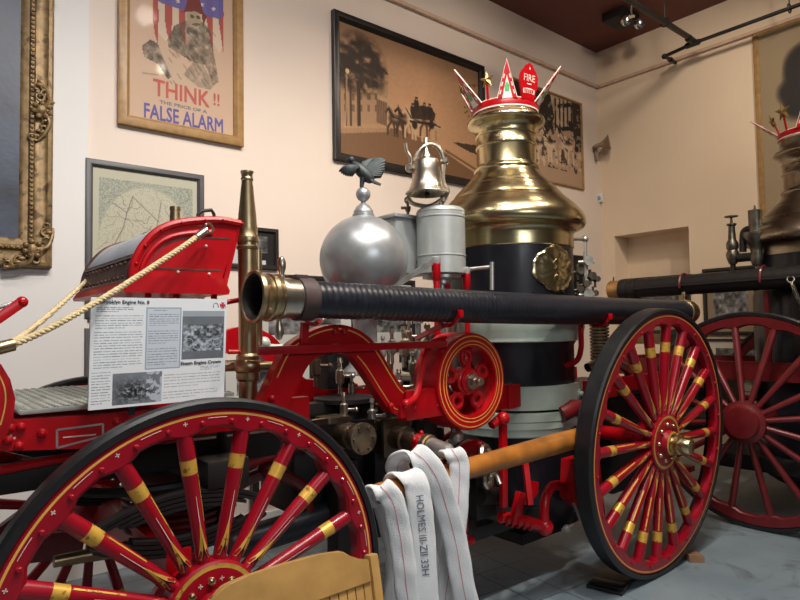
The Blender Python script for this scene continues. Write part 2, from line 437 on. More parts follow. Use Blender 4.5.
# --- the false alarm poster
x0, x1, z0, z1, fw = 1.115, 1.99, 2.855, 4.06, .072
W, H = x1 - x0, z1 - z0
c = Canvas(130, 176, (.74, .63, .54)); c.mix(c.nz(3, 1) * .25, (.66, .53, .43))
q = lambda px, py: fr(px, py, x0, z0, W, H, fw)
def qs(*P): return [q(120 + a / 4, b / 4) for a, b in P]
c.poly(qs((128, -30), (130, 60), (140, 120), (178, 165), (240, 150), (345, 130), (395, 215), (412, 175), (410, 60), (400, -30)), (.76, .68, .60))
for a, b in ((130, 150), (178, 204), (232, 258), (345, 368), (392, 410)):
    c.poly(qs((a, -30), (a, 90), (a + 8, 140), (b, 180 if a < 340 else 215), (b + 2, 60), (b, -30)), (.60, .22, .19), .9)
c.poly(qs((150, -60), (150, 8), (180, 22), (240, 40), (330, 62), (400, 82), (410, 55), (408, -60)), (.35, .33, .58), .92)
for a, b in ((276, 12), (325, 22), (372, 38), (230, 8)):
    s_ = [(a + 11 * math.sin(k * PI / 5) * (1 if k % 2 == 0 else .45), b - 11 * math.cos(k * PI / 5) * (1 if k % 2 == 0 else .45)) for k in range(10)]
    c.poly(qs(*s_), (.78, .72, .66))
g = c.nz(26, 3, 3)
def blob(P, col_, al): 
    m0 = c.a.copy(); c.poly(qs(*P), col_, al); k = np.clip(g * 1.5 - .15, 0, 1)[..., None]; c.a = m0 * (1 - k) + c.a * k
DK, LT = (.30, .27, .22), (.70, .62, .53)
blob([(215, 105), (260, 85), (330, 90), (362, 130), (372, 210), (392, 330), (370, 345), (340, 262), (300, 255), (245, 225), (190, 190), (188, 160)], DK, .95)
blob([(85, 185), (120, 160), (150, 178), (165, 220), (205, 310), (190, 320), (150, 260), (95, 230)], (.22, .21, .19), .95)
blob([(150, 190), (180, 195), (260, 300), (290, 330), (330, 350), (240, 355), (205, 320)], LT, .8)
blob([(290, 250), (330, 262), (375, 340), (360, 362), (310, 350), (250, 300)], (.45, .40, .34), .7)
c.ell(*q(120 + 292 / 4, 75 / 4), .075, .06, (.62, .54, .44), .95, .2); c.ell(*q(120 + 286 / 4, 68 / 4), .02, .012, DK, .9); c.ell(*q(120 + 310 / 4, 72 / 4), .02, .012, DK, .9)
c.poly(qs((282, 100), (300, 94), (322, 100), (302, 108)), DK, .8)
c.poly(qs((255, 45), (268, -8), (312, -10), (330, 48), (345, 68), (330, 110), (325, 62), (300, 48), (270, 50), (240, 52)), (.42, .16, .13))
for k in range(60):
    a, b = c.r.uniform(190, 370), c.r.uniform(120, 330); L_ = c.r.uniform(10, 34)
    c.line(qs((a, b), (a + L_ * .7, b + L_)), .5, (.16, .14, .12) if k % 3 else LT, .45)
c.line(qs((88, 294), (150, 302)), .5, DK, .6)
p = picture('framed_poster', 'oak framed poster reading THINK and FALSE ALARM on the wall', 'poster', (x0, YW, z0), UX, W, H, fw, .045, OAKF, c, pname='poster_sheet')
yy = YW - .0125
def ptext(nm, s_, a, b, h, m):
    A, B = at(*a, y=yy), at(*b, y=yy); text(nm, s_, A, UX, UZ, h, m, p, width=B.x - A.x, th=.0006, bold=.035)
ptext('red_lettering', 'THINK', (153, 95), (209.5, 103.5), .112, REDINK)
ptext('red_lettering', '!!', (213.5, 105), (219.5, 106), .085, REDINK)
ptext('black_lettering', 'THE PRICE OF A', (159.5, 103.2), (207, 111), .022, GREYINK)
ptext('blue_lettering', 'FALSE ALARM', (144, 117.3), (223, 131.3), .098, BLUEINK)

# --- the framed map
x0, x1, z0, z1, fw = .925, 1.69, 1.585, 2.597, .045
W, H = x1 - x0, z1 - z0
c = Canvas(150, 198, (.70, .69, .62)); c.mix(c.nz(4, 2) * .35, (.64, .63, .54))

d = np.sqrt(((c.X - .5) / .44) ** 2 + ((c.Y - .47) / .42) ** 2)
c.mix(((d > 1) & (c.X > .06) & (c.X < .95) & (c.Y < .93) & (c.Y > .05)) * (c.r.random((198, 150)) * .62), (.30, .38, .38))
c.mix(np.clip(1 - abs(d - 1.02) * 40, 0, 1) * .6, (.66, .64, .56))
c.mix((d < 1) * (c.r.random((198, 150)) < .14) * .32, (.36, .34, .30))
for k in range(46):
    a, b = c.r.uniform(.1, .9), c.r.uniform(.1, .85); P_ = [(a, b)]; th_ = c.r.uniform(0, 6.3)
    for j in range(c.r.integers(3, 9)):
        th_ += c.r.normal(0, .5); a += .03 * math.cos(th_); b += .025 * math.sin(th_); P_.append((a, b))
    c.line(P_, c.r.uniform(.1, .45), (.36, .33, .30), .6)
for P_ in ([(.36, .82), (.60, .66), (.58, .56), (.50, .42), (.44, .30)], [(.18, .76), (.31, .70), (.28, .60), (.18, .44), (.12, .30)], [(.36, .82), (.31, .70)], [(.60, .66), (.63, .80)]):
    c.line(P_, .45, (.24, .22, .22), .7)
picture('framed_map', 'grey framed old city map behind the red driver box', 'map', (x0, YW, z0), UX, W, H, fw, .035, GREYF, c, pname='map_sheet')

def photo_canvas(w, h, seed, n=1, base=(.75, .75, .73), dark=(.12, .12, .12)):
    """a mounted black and white photograph with white mat"""
    c = Canvas(w, h, base); g1 = c.nz(5, seed); g2 = c.nz(14, seed + 9)
    m_ = (abs(c.X - .5) < .37) & (abs(c.Y - .54) < .33)
    v_ = np.clip((g1 * .6 + g2 * .7 - .38) * 1.8, 0, 1)
    img = np.stack([dark[i] + (.66 - dark[i]) * v_ for i in range(3)], -1)
    c.a = np.where(m_[..., None], img, c.a)
    for k in range(3): c.rect(.2, .11 - k * .03, .8 - .12 * k, .118 - k * .03, (.3, .3, .3), .8)
    return c
c = photo_canvas(60, 70, 3)
picture('framed_photograph', 'grey framed photograph on the wall directly below the old map', 'photograph', (.925, YW, .72), UX, .765, .805, .05, .035, GREYF, c)
c = Canvas(70, 40, (.72, .72, .72)); c.rect(.55, 0, 1, 1, (.05, .05, .055)); 
gg = np.clip(c.nz(6, 8) * 1.1 - .1, 0, 1); m_ = ((c.X > .60) & (c.X < .88) & (c.Y > .38) & (c.Y < .88))[..., None]
c.a = np.where(m_, np.stack([gg * .8] * 3, -1), c.a); c.rect(.62, .03, .86, .16, (.75, .75, .75))
picture('framed_photograph', 'black framed small photograph just behind the upright brass nozzle', 'photograph', (1.72, YW, 1.95), UX, .56, .315, .035, .03, BLKF, c)
c = photo_canvas(80, 60, 11); picture('framed_photograph', 'wide black framed photograph low behind the silver air sphere', 'photograph', (2.05, YW, 1.30), UX, .95, .62, .04, .03, BLKF, c)
c = photo_canvas(70, 60, 15); picture('framed_photograph', 'black framed photograph seen through the red arched frame above the dark panel', 'photograph', (1.82, YW, .93), UX, .76, .35, .03, .03, BLKF, c)
c = photo_canvas(70, 60, 19); picture('framed_photograph', 'black framed photograph half hidden behind the red pump legs', 'photograph', (3.05, YW, 1.30), UX, .62, .62, .04, .03, BLKF, c)
r = thing('display_panel', 'low black display panel against the wall behind the engine pumps', 'panel', (2.55, YW, .5))
MB().box((2.55, YW - .05, .68), (1.3, .04, .40), bev=.004).build('panel', BLKF, r)
for s_ in (-.5, .5): MB().box((2.55 + s_, YW - .06, .26), (.05, .05, .52)).build('leg', BLKF, r)

# --- the large sepia street photograph
x0, x1, z0, z1, fw = 2.80, 4.655, 2.895, 4.168, .068
W, H = x1 - x0, z1 - z0
c = Canvas(190, 132, (.62, .47, .34))
q = lambda px, py: fr(px, py, x0, z0, W, H, fw)
def qs(*P): return [q(325 + a / 3.331, 10 + b / 3.333) for a, b in P]
c.mix(np.clip(c.Y * 1.1 - .1, 0, 1) * .75, (.44, .34, .26)); c.mix(np.clip(.8 - abs(c.X - .55) * 1.4, 0, 1) * (1 - abs(c.Y - .45)), (.78, .60, .45)); c.mix(c.nz(3, 4) * .3, (.50, .38, .27))
c.poly(qs((48, 395), (230, 395), (330, 430), (520, 560), (520, 640), (48, 480)), (.40, .29, .20)); 
c.poly(qs((48, 375), (150, 372), (215, 392), (210, 408), (48, 412)), (.58, .46, .34), .8)
c.poly(qs((48, 190), (175, 180), (208, 215), (205, 385), (48, 372)), (.56, .44, .33))
for i_ in range(5):
    for j_ in range(3): c.rect(*q(325 + (60 + 26 * i_) / 3.331, 10 + (262 + 38 * j_) / 3.333), *q(325 + (70 + 26 * i_) / 3.331, 10 + (242 + 38 * j_) / 3.333), (.34, .26, .19), .8)
c.poly(qs((140, 190), (175, 180), (175, 200), (140, 208)), (.30, .22, .16), .6); c.poly(qs((172, 280), (208, 300), (206, 388), (168, 376)), (.62, .50, .38))
for k in range(7): c.line(qs((172 + k * 5, 300 + k * 2), (171 + k * 5, 374 + k * 2)), .8, (.34, .25, .18))
c.poly(qs((175, 180), (208, 212), (206, 218), (172, 190)), (.22, .16, .11))
tg = c.nz(22, 12, 3)
for a, b, rx, ry in ((118, 160, .13, .17), (80, 190, .10, .13), (150, 205, .10, .12), (110, 230, .14, .12), (65, 150, .07, .09), (140, 150, .08, .08)):
    m0 = c.a.copy(); c.ell(*q(325 + a / 3.331, 10 + b / 3.333), rx, ry, (.15, .11, .08), .95, .3); k = np.clip(tg * 2.6 - .55, 0, 1)[..., None]; c.a = m0 * (1 - k) + c.a * k
for a in (66, 82, 106, 112): c.line(qs((a, 240), (a + 2, 385)), 1.0, (.18, .13, .09))
c.line(qs((70, 210), (66, 390)), .8, (.70, .58, .44), .7); c.ell(*q(325 + 72 / 3.331, 10 + 205 / 3.333), .012, .02, (.72, .62, .48))
def horse(cv, X, Y_, s_, c1, c2, asp):
    f = lambda dx, dy: (X + dx * s_, Y_ + dy * s_ * asp)
    cv.ell(*f(0, 0), .30 * s_, .20 * s_ * asp, c1, 1, .25); cv.ell(*f(.02, .06), .2 * s_, .1 * s_ * asp, c2, .7, .4)
    cv.poly([f(-.22, .02), f(-.36, .34), f(-.28, .44), (f(-.12, .3)), f(-.05, .05)], c1); cv.poly([f(-.36, .36), f(-.48, .20), f(-.43, .14), f(-.28, .30)], c1)
    cv.poly([f(-.30, .40), f(-.27, .52), f(-.24, .40)], c1); cv.line([f(-.28, .38), f(-.12, .24)], 1, c2, .6)
    for a, k, e in ((-.2, -.34, -.52), (-.1, -.05, -.5), (.14, .08, -.5), (.24, .34, -.48)): cv.line([f(a, -.1), f(k, -.32), f(k + (e + .5), -.58)], .045 * s_ * cv.w, c1)
    cv.line([f(-.30, .36), f(-.1, .1), f(.28, .05)], .8, (.08, .06, .05), .8)
for a, b, s_, c1, c2 in ((232, 368, .15, (.24, .18, .13), (.5, .4, .3)), (262, 366, .15, (.20, .14, .10), (.45, .36, .27)), (292, 372, .17, (.66, .55, .43), (.78, .66, .52)), (340, 372, .16, (.30, .22, .16), (.60, .48, .36)), (366, 392, .12, (.62, .50, .38), (.7, .6, .46))):
    horse(c, *q(325 + a / 3.331, 10 + b / 3.333), s_, c1, c2, 1.45)
c.poly(qs((284, 330), (300, 318), (352, 326), (366, 350), (360, 372), (288, 362)), (.20, .145, .10)); c.line(qs((282, 372), (366, 384)), 1.2, (.12, .09, .07))
for a in (296, 352): c.ell(*q(325 + a / 3.331, 10 + 384 / 3.333), .02, .035, (.14, .10, .08), .9, .2)
for a, b in ((302, 298), (328, 316), (346, 320), (290, 318)):
    c.ell(*q(325 + a / 3.331, 10 + (b + 20) / 3.333), .018, .055, (.15, .11, .085)); c.ell(*q(325 + a / 3.331, 10 + b / 3.333), .009, .014, (.48, .37, .28)); c.ell(*q(325 + a / 3.331, 10 + (b - 4) / 3.333), .011, .007, (.12, .09, .07))
c.poly(qs((420, 440), (520, 455), (520, 490), (470, 470)), (.17, .13, .10), .85); c.line(qs((400, 470), (520, 545)), 1.5, (.30, .22, .15), .7)
for k in range(50):
    a, b = c.r.uniform(460, 515), c.r.uniform(250, 360); c.ell(*q(325 + a / 3.331, 10 + b / 3.333), .008, .01, (.32, .26, .14), .7)
c.a = c.a * 1.16; c.mix((g0_ := c.nz(60, 77, 2)) * .12, (.3, .22, .16))
picture('framed_photograph', 'large sepia photograph of galloping fire horses on a street in a thick black frame', 'photograph', (x0, YW, z0), UX, W, H, fw, .05, BLKF, c)

# --- black and white horse print near the corner
x0, x1, z0, z1, fw = 5.12, 6.425, 3.12, 4.185, .026
W, H = x1 - x0, z1 - z0
c = Canvas(130, 106, (.58, .48, .40))
q = lambda px, py: fr(px, py, x0, z0, W, H, fw)
def qs(*P): return [q(530 + a / 4.613, 85 + b / 4.615) for a, b in P]
c.mix(c.nz(5, 4) * .4, (.46, .38, .31)); c.poly(qs((-80, -20), (90, 45), (108, 150), (85, 215), (-80, 200)), (.10, .085, .08), .9); c.poly(qs((190, 80), (234, 95), (234, 300), (205, 270), (192, 200)), (.10, .085, .08), .9)
c.poly(qs((108, 60), (186, 84), (190, 205), (112, 212)), (.60, .52, .44))
for a in (112, 132, 150, 168, 186): c.line(qs((a, 66), (a + 2, 208)), 1.6, (.10, .085, .08), .9)
c.line(qs((128, 100), (190, 92)), 2.5, (.09, .08, .07)); c.line(qs((130, 208), (192, 198)), 2.5, (.09, .08, .07))
for a, b, s_ in ((85, 265, .30), (165, 275, .30), (25, 270, .30)): horse(c, *q(530 + a / 4.613, 85 + b / 4.615), s_, (.66, .57, .48), (.22, .18, .15), 1.22)
for a, b in ((95, 185), (180, 190), (212, 290)): c.ell(*q(530 + a / 4.613, 85 + b / 4.615), .03, .06, (.12, .10, .09))
g = c.nz(20, 31, 3); c.mix((g > .62) * .7 * (c.Y < .75) * (c.Y > .15), (.10, .08, .07)); c.mix((g < .34) * .5 * (c.Y > .2), (.70, .62, .52))
c.a = c.a * 1.2
picture('framed_photograph', 'black and white photograph of charging horses hanging nearest the room corner', 'photograph', (x0, YW, z0), UX, W, H, fw, .03, OAKF, c)

# --- large pale painting on the right wall and smaller frames below
c = Canvas(200, 220, (.60, .53, .42)); c.mix(c.nz(4, 6) * .5, (.50, .43, .33)); c.mix(c.nz(9, 7) * .25, (.64, .57, .46))
yz = lambda px, py: (lambda p: ((2.365 - p.y - .05) / 1.85, (p.z - 2.05) / 2.38))(at(px, py, x=XR - .02))
P_ = [yz(*k) for k in ((801, 55), (794, 64), (793, 74), (787, 92), (792, 104), (801, 100), (830, 110), (840, 60), (815, 40))]
for k_, (a_, b_) in enumerate(P_): c.ell(a_ + .02, b_, .055, .05 + .012 * (k_ % 3), (.13, .10, .09), .95, .3)
c.ell(.52, .70, .09, .10, (.12, .095, .085), .95, .3); c.ell(.62, .45, .2, .25, (.22, .16, .13), .8, .4)
picture('framed_painting', 'large tan painting in thin wooden frame behind the farther brass smokestack', 'painting', (XR, 2.38, 2.0), UYm, 1.95, 2.478, .05, .03, OAKF, c, pm=PRINT, pname='canvas')
for y_, w_, h_, zt, lb, sd in ((3.92, .80, .66, 2.035, 'dark framed photograph leaning in the wall recess above the far hose coupling', 41), (2.98, .55, .72, 2.075, 'dark framed photograph on the tan wall behind the far black hose', 43)):
    c = photo_canvas(60, 54, sd, base=(.55, .47, .38)); picture('framed_photograph', lb, 'photograph', (XR, y_, zt - h_), UYm, w_, h_, .04, .03, BLKF, c)
c = photo_canvas(60, 54, 47, base=(.75, .72, .66)); picture('framed_photograph', 'white matted photograph low on the tan wall seen between the red wheels', 'photograph', (XR, 3.0, .70), UYm, .8, .62, .03, .03, BLKF, c)

# --- ornate gilt frame with a dark blue oil painting
x1, z0, z1, x0 = .735, 1.885, 3.76, -.95
W, H = x1 - x0, z1 - z0; YP = YW - .024
r = thing('gilt_framed_painting', 'dark blue oil painting in an ornate carved gilt frame', 'painting', (x0 + W / 2, YP, z0))
o = V((x0, YP, z0)); n = V((0, -1, 0)); fw = .172
prof = [(0, 0), (0, .05), (.012, .065), (.03, .07), (.045, .058), (.07, .05), (.095, .056), (.105, .070), (.122, .072), (.130, .058), (.150, .050), (fw, .030), (fw, 0)]
frame_mb(o, UX, UZ, W, H, fw, .07, prof).build('frame', GILT, r)
b = MB(); k = 0
P4 = [o + UX * .1135 + UZ * .1135, o + UX * (W - .1135) + UZ * .1135, o + UX * (W - .1135) + UZ * (H - .1135), o + UX * .1135 + UZ * (H - .1135)]
for i in (0, 1):
    a_, b_ = P4[i], P4[i + 1]; m_ = int((b_ - a_).length / .027)
    for j in range(m_): b.sphere(a_ + (b_ - a_) * (j + .5) / m_ + n * .072, .0105, seg=8, sx=(1, .8, 1.0))
b.build('bead_moulding', GILT, r)
def cartouche(c0, d1, d2, big, m=None):
    b = MB(); d1, d2 = V(d1), V(d2); rr = random.Random(int(big * 1000))
    for k in range(int(26 * big)):
        t = k / (26 * big) * 2 - 1; sp = .20 * big
        p_ = c0 + d1 * t * sp + d2 * (.045 * math.cos(t * 2.6) * big + rr.uniform(-.03, .03)) + n * (.062 + rr.uniform(0, .02))
        R_ = rr.uniform(.012, .024)
        if k % 2: b.torus(p_, n + d1 * rr.uniform(-.4, .4), R_, R_ * .36, seg=12, k=6)
        else: b.sphere(p_, R_ * .8, seg=9, sx=(1.3, .7, .8))
    for s_ in (-1, 1):
        b.tube(spline([c0 + n * .07, c0 + d1 * .07 * s_ * big + d2 * .04 + n * .085, c0 + d1 * .15 * s_ * big + d2 * .015 + n * .075, c0 + d1 * .2 * s_ * big - d2 * .02 + n * .06], 5), [.016 - .0006 * i for i in range(16)], seg=7)
    b.sphere(c0 + n * .075, .035 * big, seg=12, sx=(1, .6, 1.3))
    for k in range(7):
        a_ = k * 2 * PI / 7; b.sphere(c0 + d1 * .042 * math.cos(a_) + d2 * .042 * math.sin(a_) + n * .08, .017, seg=8)
    return b
cartouche(V((x1 - .065, YP, (z0 + z1) / 2)), (0, 0, 1), (1, 0, 0), .92).build('carved_ornament', GILT, r)
for (a_, c_) in ((x1 - .105, z0 + .105), (x1 - .105, z1 - .105), (x0 + .105, z0 + .105)):
    s_ = 1 if a_ > 0 else -1
    cartouche(V((a_, YP, c_)), (s_ * .707, 0, .707 * (1 if c_ < 3 else -1)), (s_ * .707, 0, -.707), .85).build('carved_ornament', GILT, r)
MB().box((x0 + W / 2, YP - .028, z0 + H / 2), (W - fw * 2 + .02, .006, H - fw * 2 + .02)).build('canvas', CANVASP, r)

# ------------------------------------------------------------------ fittings at the ceiling and corner
PIPEM = mat('black_sprinkler_pipe', (.014, .013, .013), rough=.4)
r = thing('sprinkler_pipe', 'black sprinkler pipe run hung under the dark red ceiling by the right wall', 'pipe', (6.5, 2.85, 4.4))
MB().cyl((3.0, 2.86, 4.50), (6.5, 2.86, 4.50), .029).build('main_pipe', PIPEM, r)
MB().cyl((6.5, 3.16, 4.43), (6.5, 2.86, 4.46), .019).cyl((6.5, 2.86, 4.46), (6.5, -2.4, 4.46), .019).build('branch_pipe', PIPEM, r)
t = MB(); t.sphere((6.5, 2.86, 4.475), .044, seg=16); t.cyl((6.5, 2.93, 4.455), (6.5, 2.79, 4.455), .03); t.cyl((6.40, 2.86, 4.49), (6.5, 2.86, 4.48), .038)
t.build('tee_fitting', PIPEM, r)
t = MB(); t.sphere((6.5, 3.17, 4.43), .03, seg=14); t.cyl((6.5, 3.17, 4.43), (6.76, 3.17, 4.43), .019); t.cyl((6.62, 3.17, 4.43), (6.66, 3.17, 4.43), .028); t.build('elbow_fitting', PIPEM, r)
for p_ in ((5.9, 2.86), (6.5, 1.95)):
    t = MB(); t.torus((p_[0], p_[1], 4.50 if p_[0] < 6 else 4.46), (1, 0, 0) if p_[0] < 6 else (0, 1, 0), .042, .007, seg=16, k=6); t.cyl((p_[0], p_[1], 4.50), (p_[0], p_[1], ZC - .002), .006, seg=8); t.build('hanger', PIPEM, r)
t = MB(); t.cyl((5.25, 2.86, 4.46), (5.25, 2.86, 4.36), .012, seg=10); t.lathe((5.25, 2.86, 4.35), (0, 0, 1), [(.03, 0), (.035, .005), (.01, .02)], seg=14); t.build('sprinkler_head', CHROME, r)

e0 = at(621, 26, z=4.80)
r = thing('emergency_light', 'small dark emergency light with two round lamp heads on the ceiling', 'light', (e0.x, e0.y, ZC))
MB().box((e0.x, e0.y, ZC - .045), (.34, .26, .09), bev=.01).build('housing', IRON, r)
for k, (px, py) in enumerate(((626, 21), (639, 24))):
    p_ = at(px, py, z=4.78); d_ = (CO - p_).normalized()
    MB().lathe(p_ - d_ * .05, d_, [(.015, -.03), (.05, 0), (.062, .05), (.060, .056)], seg=20).build('lamp_head', IRON, r)
    MB().lathe(p_, d_, [(.055, .004), (.04, .014), (.001, .02)], seg=20).build('lens', CHROME, r)

h = at(592, 146, y=YW)
r = thing('horn_speaker', 'beige horn loudspeaker fixed to the wall beside the corner', 'speaker', (h.x, YW, h.z - .1))
d_ = V((.35, -.75, .12)).normalized(); c0 = V((h.x - .02, YW - .12, h.z - .02))
MB().lathe(c0, d_, [(.022, -.06), (.028, 0), (.05, .06), (.095, .11), (.105, .115), (.088, .105), (.03, .03)], seg=26).build('horn', BEIGEP, r)
t = MB(); t.bar(c0 - d_ * .05, (h.x + .03, YW, h.z - .02), .03, .03); t.bar((h.x + .03, YW - .02, h.z - .02), (h.x + .05, YW - .03, h.z - .19), .05, .03); t.build('bracket', BEIGEP, r)
s0 = at(600, 198, x=XR - .03)
r = thing('motion_sensor', 'tiny white motion sensor on the wall under the horn loudspeaker', 'sensor', (XR, s0.y, s0.z - .05))
MB().box((XR - .03, s0.y, s0.z), (.05, .075, .11), bev=.012).build('housing', PLASTIC, r)
MB().sphere((XR - .055, s0.y, s0.z - .005), .026, seg=14, sx=(.5, 1, 1)).build('lens', LENS, r)
# ------------------------------------------------------------------ wheels
def wheel(root, c, n, r_out, nsp, phase, red, gold=GOLD, tire_w=.062, detail=2, cap=BRASS, hub_r=.15, ref=None, felloe=.05, stripes=True, dish=0.0, ss=1.0):
    """wagon wheel: felloe is the part, tyre, hub, cap and spokes hang under it"""
    c = V(c); n = V(n).normalized(); u, v, n = frame_of(n, ref)
    P = lambda r, a, h=0: c + (u * math.cos(a) + v * math.sin(a)) * r + n * h
    rf = r_out - .030; ri = rf - felloe; seg = nsp * 8
    mb = MB(); rings = []
    prof = lambda a: (ri - .017 * max(0, math.cos((a - phase) * nsp)) ** .6 if math.cos((a - phase) * nsp) > 0 else ri)
    secs = [(-1, -.052), (rf, -.052), (rf, -.004), (rf - .005, 0), (rf - .012, 0), (rf - .019, 0), (-2, 0), (-1, -.010)]
    for j in range(seg):
        a = 2 * PI * j / seg; r0 = prof(a); ring = []
        for r, h in secs:
            rr = r0 if r == -1 else (r0 + .010 if r == -2 else r); ring.append(P(rr, a, h))
        rings.append(ring)
    R = [[mb.vert(p) for p in r] for r in rings]; k = len(secs)
    for j in range(seg):
        a_, b_ = R[j], R[(j + 1) % seg]
        for i in range(k):
            mi = 1 if (stripes and i == 4) else 0
            mb.face((a_[i], a_[(i + 1) % k], b_[(i + 1) % k], b_[i]), mi)
    if detail >= 1:
        for j in range(nsp):
            a = phase + (j + .5) * 2 * PI / nsp; rm = (rf + ri) / 2 - .006; da = 2 * PI / nsp
            for s_ in (-.24, .24) if detail == 2 else (0,):
                mb.lathe(P(rm - .004, a + da * (s_ + .0), 0), n, [(.0085, 0), (.0085, .004), (.005, .008)], seg=8, mi=0)
            if detail == 2:
                a2 = phase + j * da
                for (dx, dy) in ((1, .22), (.22, 1)):
                    t_ = (u * -math.sin(a2) + v * math.cos(a2)); rd = (u * math.cos(a2) + v * math.sin(a2)); s_ = .0065
                    mb.prism([(-dx * s_, -dy * s_), (dx * s_, -dy * s_), (dx * s_, dy * s_), (-dx * s_, dy * s_)], P(rm + .004, a2, .0007), t_, rd, .0012, mi=2)
                L_ = [(math.cos(a + da * q) * (rm + .010), math.sin(a + da * q) * (rm + .010)) for q in (-.15, -.05, .05, .15)]
                L2 = [(x * (1 - .0017 / rm), y * (1 - .0017 / rm)) for x, y in L_]
                mb.band(L_, L2, c + n * .0007, u, v, .0012, mi=2)
    w_ = mb.build('wheel', [red, STRIPE if stripes else red, WHITE], root)
    MB().lathe(c, n, [(rf, -tire_w), (r_out - .010, -tire_w), (r_out, -tire_w + .012), (r_out, -.004), (r_out - .009, .006), (rf + .001, .005)], seg=96, closed=True, ref=ref).build('tyre', TIRE, w_)
    for j in range(nsp):
        a = phase + j * 2 * PI / nsp; rd = u * math.cos(a) + v * math.sin(a); tg = -u * math.sin(a) + v * math.cos(a)
        mb = MB(); r0, r1 = hub_r * .8, ri - .006; L = r1 - r0
        st = [(0, .019, .024), (.12, .020, .024), (.35, .0215, .023), (.66, .024, .024), (.72, .0245, .0245), (.82, .0255, .0255), (1, .0255, .0255)]
        g0, g1 = .715, .82
        cuts = sorted(set([x[0] for x in st] + [g0, g1])); rings = []; mis = []
        def sec(t):
            for (t0, a0, b0), (t1, a1, b1) in zip(st[:-1], st[1:]):
                if t0 <= t <= t1: k_ = (t - t0) / (t1 - t0); return (a0 + (a1 - a0) * k_) * ss, (b0 + (b1 - b0) * k_) * ss
        hm = -.026
        for t in cuts:
            wa, wb = sec(t); o_ = c + rd * (r0 + L * t) + n * (hm + dish * (1 - t))
            rings.append([o_ + tg * wa * math.cos(q * PI / 6) + n * wb * math.sin(q * PI / 6) for q in range(12)])
            mis.append(1 if g0 - 1e-6 <= t < g1 - 1e-6 else 0)
        mb.loft(rings, mis=mis)
        if detail >= 1:
            def strip(E1, E2, mi):
                rr = []
                for (s1, t1), (s2, t2) in zip(E1, E2):
                    row = []
                    for (s_, t_) in ((s1, t1), (s2, t2)):
                        wa, wb = sec(s_); t_ = max(-.95, min(.95, t_)); row.append(c + rd * (r0 + L * s_) + tg * wa * t_ + n * (hm + wb * math.sqrt(1 - t_ * t_) + .0009))
                    rr.append(row)
                V_ = [[mb.vert(p) for p in r] for r in rr]
                for a_, b_ in zip(V_[:-1], V_[1:]): mb.face((a_[0], a_[1], b_[1], b_[0]), mi)
            for s_ in (-1, 1):
                strip([(.10, s_ * .92), (.17, s_ * .62), (.26, s_ * .30), (.36, s_ * .06)], [(.10, s_ * .50), (.17, s_ * .12), (.26, 0), (.36, 0)], 1)
            strip([(.34, -.05), (.45, -.05), (.56, -.03)], [(.34, .05), (.45, .05), (.56, .03)], 2 if detail == 2 else 1)
            strip([(.10, -.49), (.145, -.24), (.19, -.03)], [(.10, .49), (.145, .24), (.19, .03)], 3)
            strip([(.36, -.86), (.70, -.86)], [(.36, -.70), (.70, -.70)], 1)
        mb.build('spoke', [red, gold or red, WHITE, BLACK], w_, sharp=50)
    h = MB()
    prof_ = [(hub_r * .55, -.16), (hub_r * .72, -.12), (hub_r * .8, -.06), (hub_r, -.055), (hub_r, .004), (hub_r * .95, .010), (hub_r * .86, .010), (hub_r * .82, .012), (hub_r * .46, .014), (hub_r * .42, .045), (hub_r * .36, .05)]
    mis = [0, 0, 0, 0, 0, 1 if gold is not None else 0, 0, 0, 0, 1, 0]
    c = c + n * dish; h.lathe(c, n, prof_, seg=44, mis=mis, ref=ref)
    if detail >= 1:
        nb = 9
        for j in range(nb):
            a = 2 * PI * j / nb + .3; h.lathe(P(hub_r * .65, a, .012), n, [(.0125, 0), (.0135, .006), (.010, .013), (.002, .017)], seg=12, mi=2)
            if detail == 2:
                a += PI / nb
                for (dx, dy) in ((1, .2), (.2, 1)): h.prism([(-dx * .007, -dy * .007), (dx * .007, -dy * .007), (dx * .007, dy * .007), (-dx * .007, dy * .007)], P(hub_r * .66, a, .0135), u, v, .0015, mi=3)
    h.build('hub', [red, gold or red, BRASS, WHITE], w_)
    if cap is not None:
        MB().lathe(c, n, [(hub_r * .33, .03), (hub_r * .35, .05), (hub_r * .28, .052), (hub_r * .28, .07), (hub_r * .36, .075), (hub_r * .36, .092), (hub_r * .29, .096), (hub_r * .29, .145), (hub_r * .25, .155), (.001, .158)], seg=28).build('hub_cap', cap, w_)
    return w_

# ------------------------------------------------------------------ the red fire engine
YC = 2.57; BX = 3.07; NR, FR = 2.14, 3.0
ENG = thing('steam_fire_engine', 'antique red horse drawn steam pumper with silver air sphere and brass boiler dome', 'fire engine', (2.2, YC, 0), 'steam fire engines')
wheel(ENG, (.77, 1.835, .643), (0, -1, 0), .643, 18, math.radians(18.5), WRED, detail=2, ref=(1, 0, 0), cap=None, felloe=.060)
wheel(ENG, (.77, 3.305, .643), (0, 1, 0), .643, 18, math.radians(-6), WRED, detail=1, ref=(1, 0, 0), felloe=.052)
cam_ = math.radians(3.5)
wheel(ENG, (3.541, 1.805, .793), (0, -math.cos(cam_), -math.sin(cam_)), .793, 20, math.radians(-2), WRED, detail=1, ref=(1, 0, 0), felloe=.066, hub_r=.165, tire_w=.10, ss=1.15)
wheel(ENG, (3.541, 3.335, .793), (0, math.cos(cam_), -math.sin(cam_)), .793, 20, 0, WRED, detail=0, ref=(1, 0, 0), felloe=.066, hub_r=.165)
MB().cyl((.77, 1.9, .643), (.77, 3.24, .643), .038).box((.77, YC, .70), (.09, .9, .11), bev=.012).build('front_axle', RED, ENG)
MB().cyl((3.541, 1.9, .80), (3.541, 3.24, .80), .045).build('rear_axle', RED, ENG)

zb = lambda py: at(508, py, y=YC).z
PXM = .00646
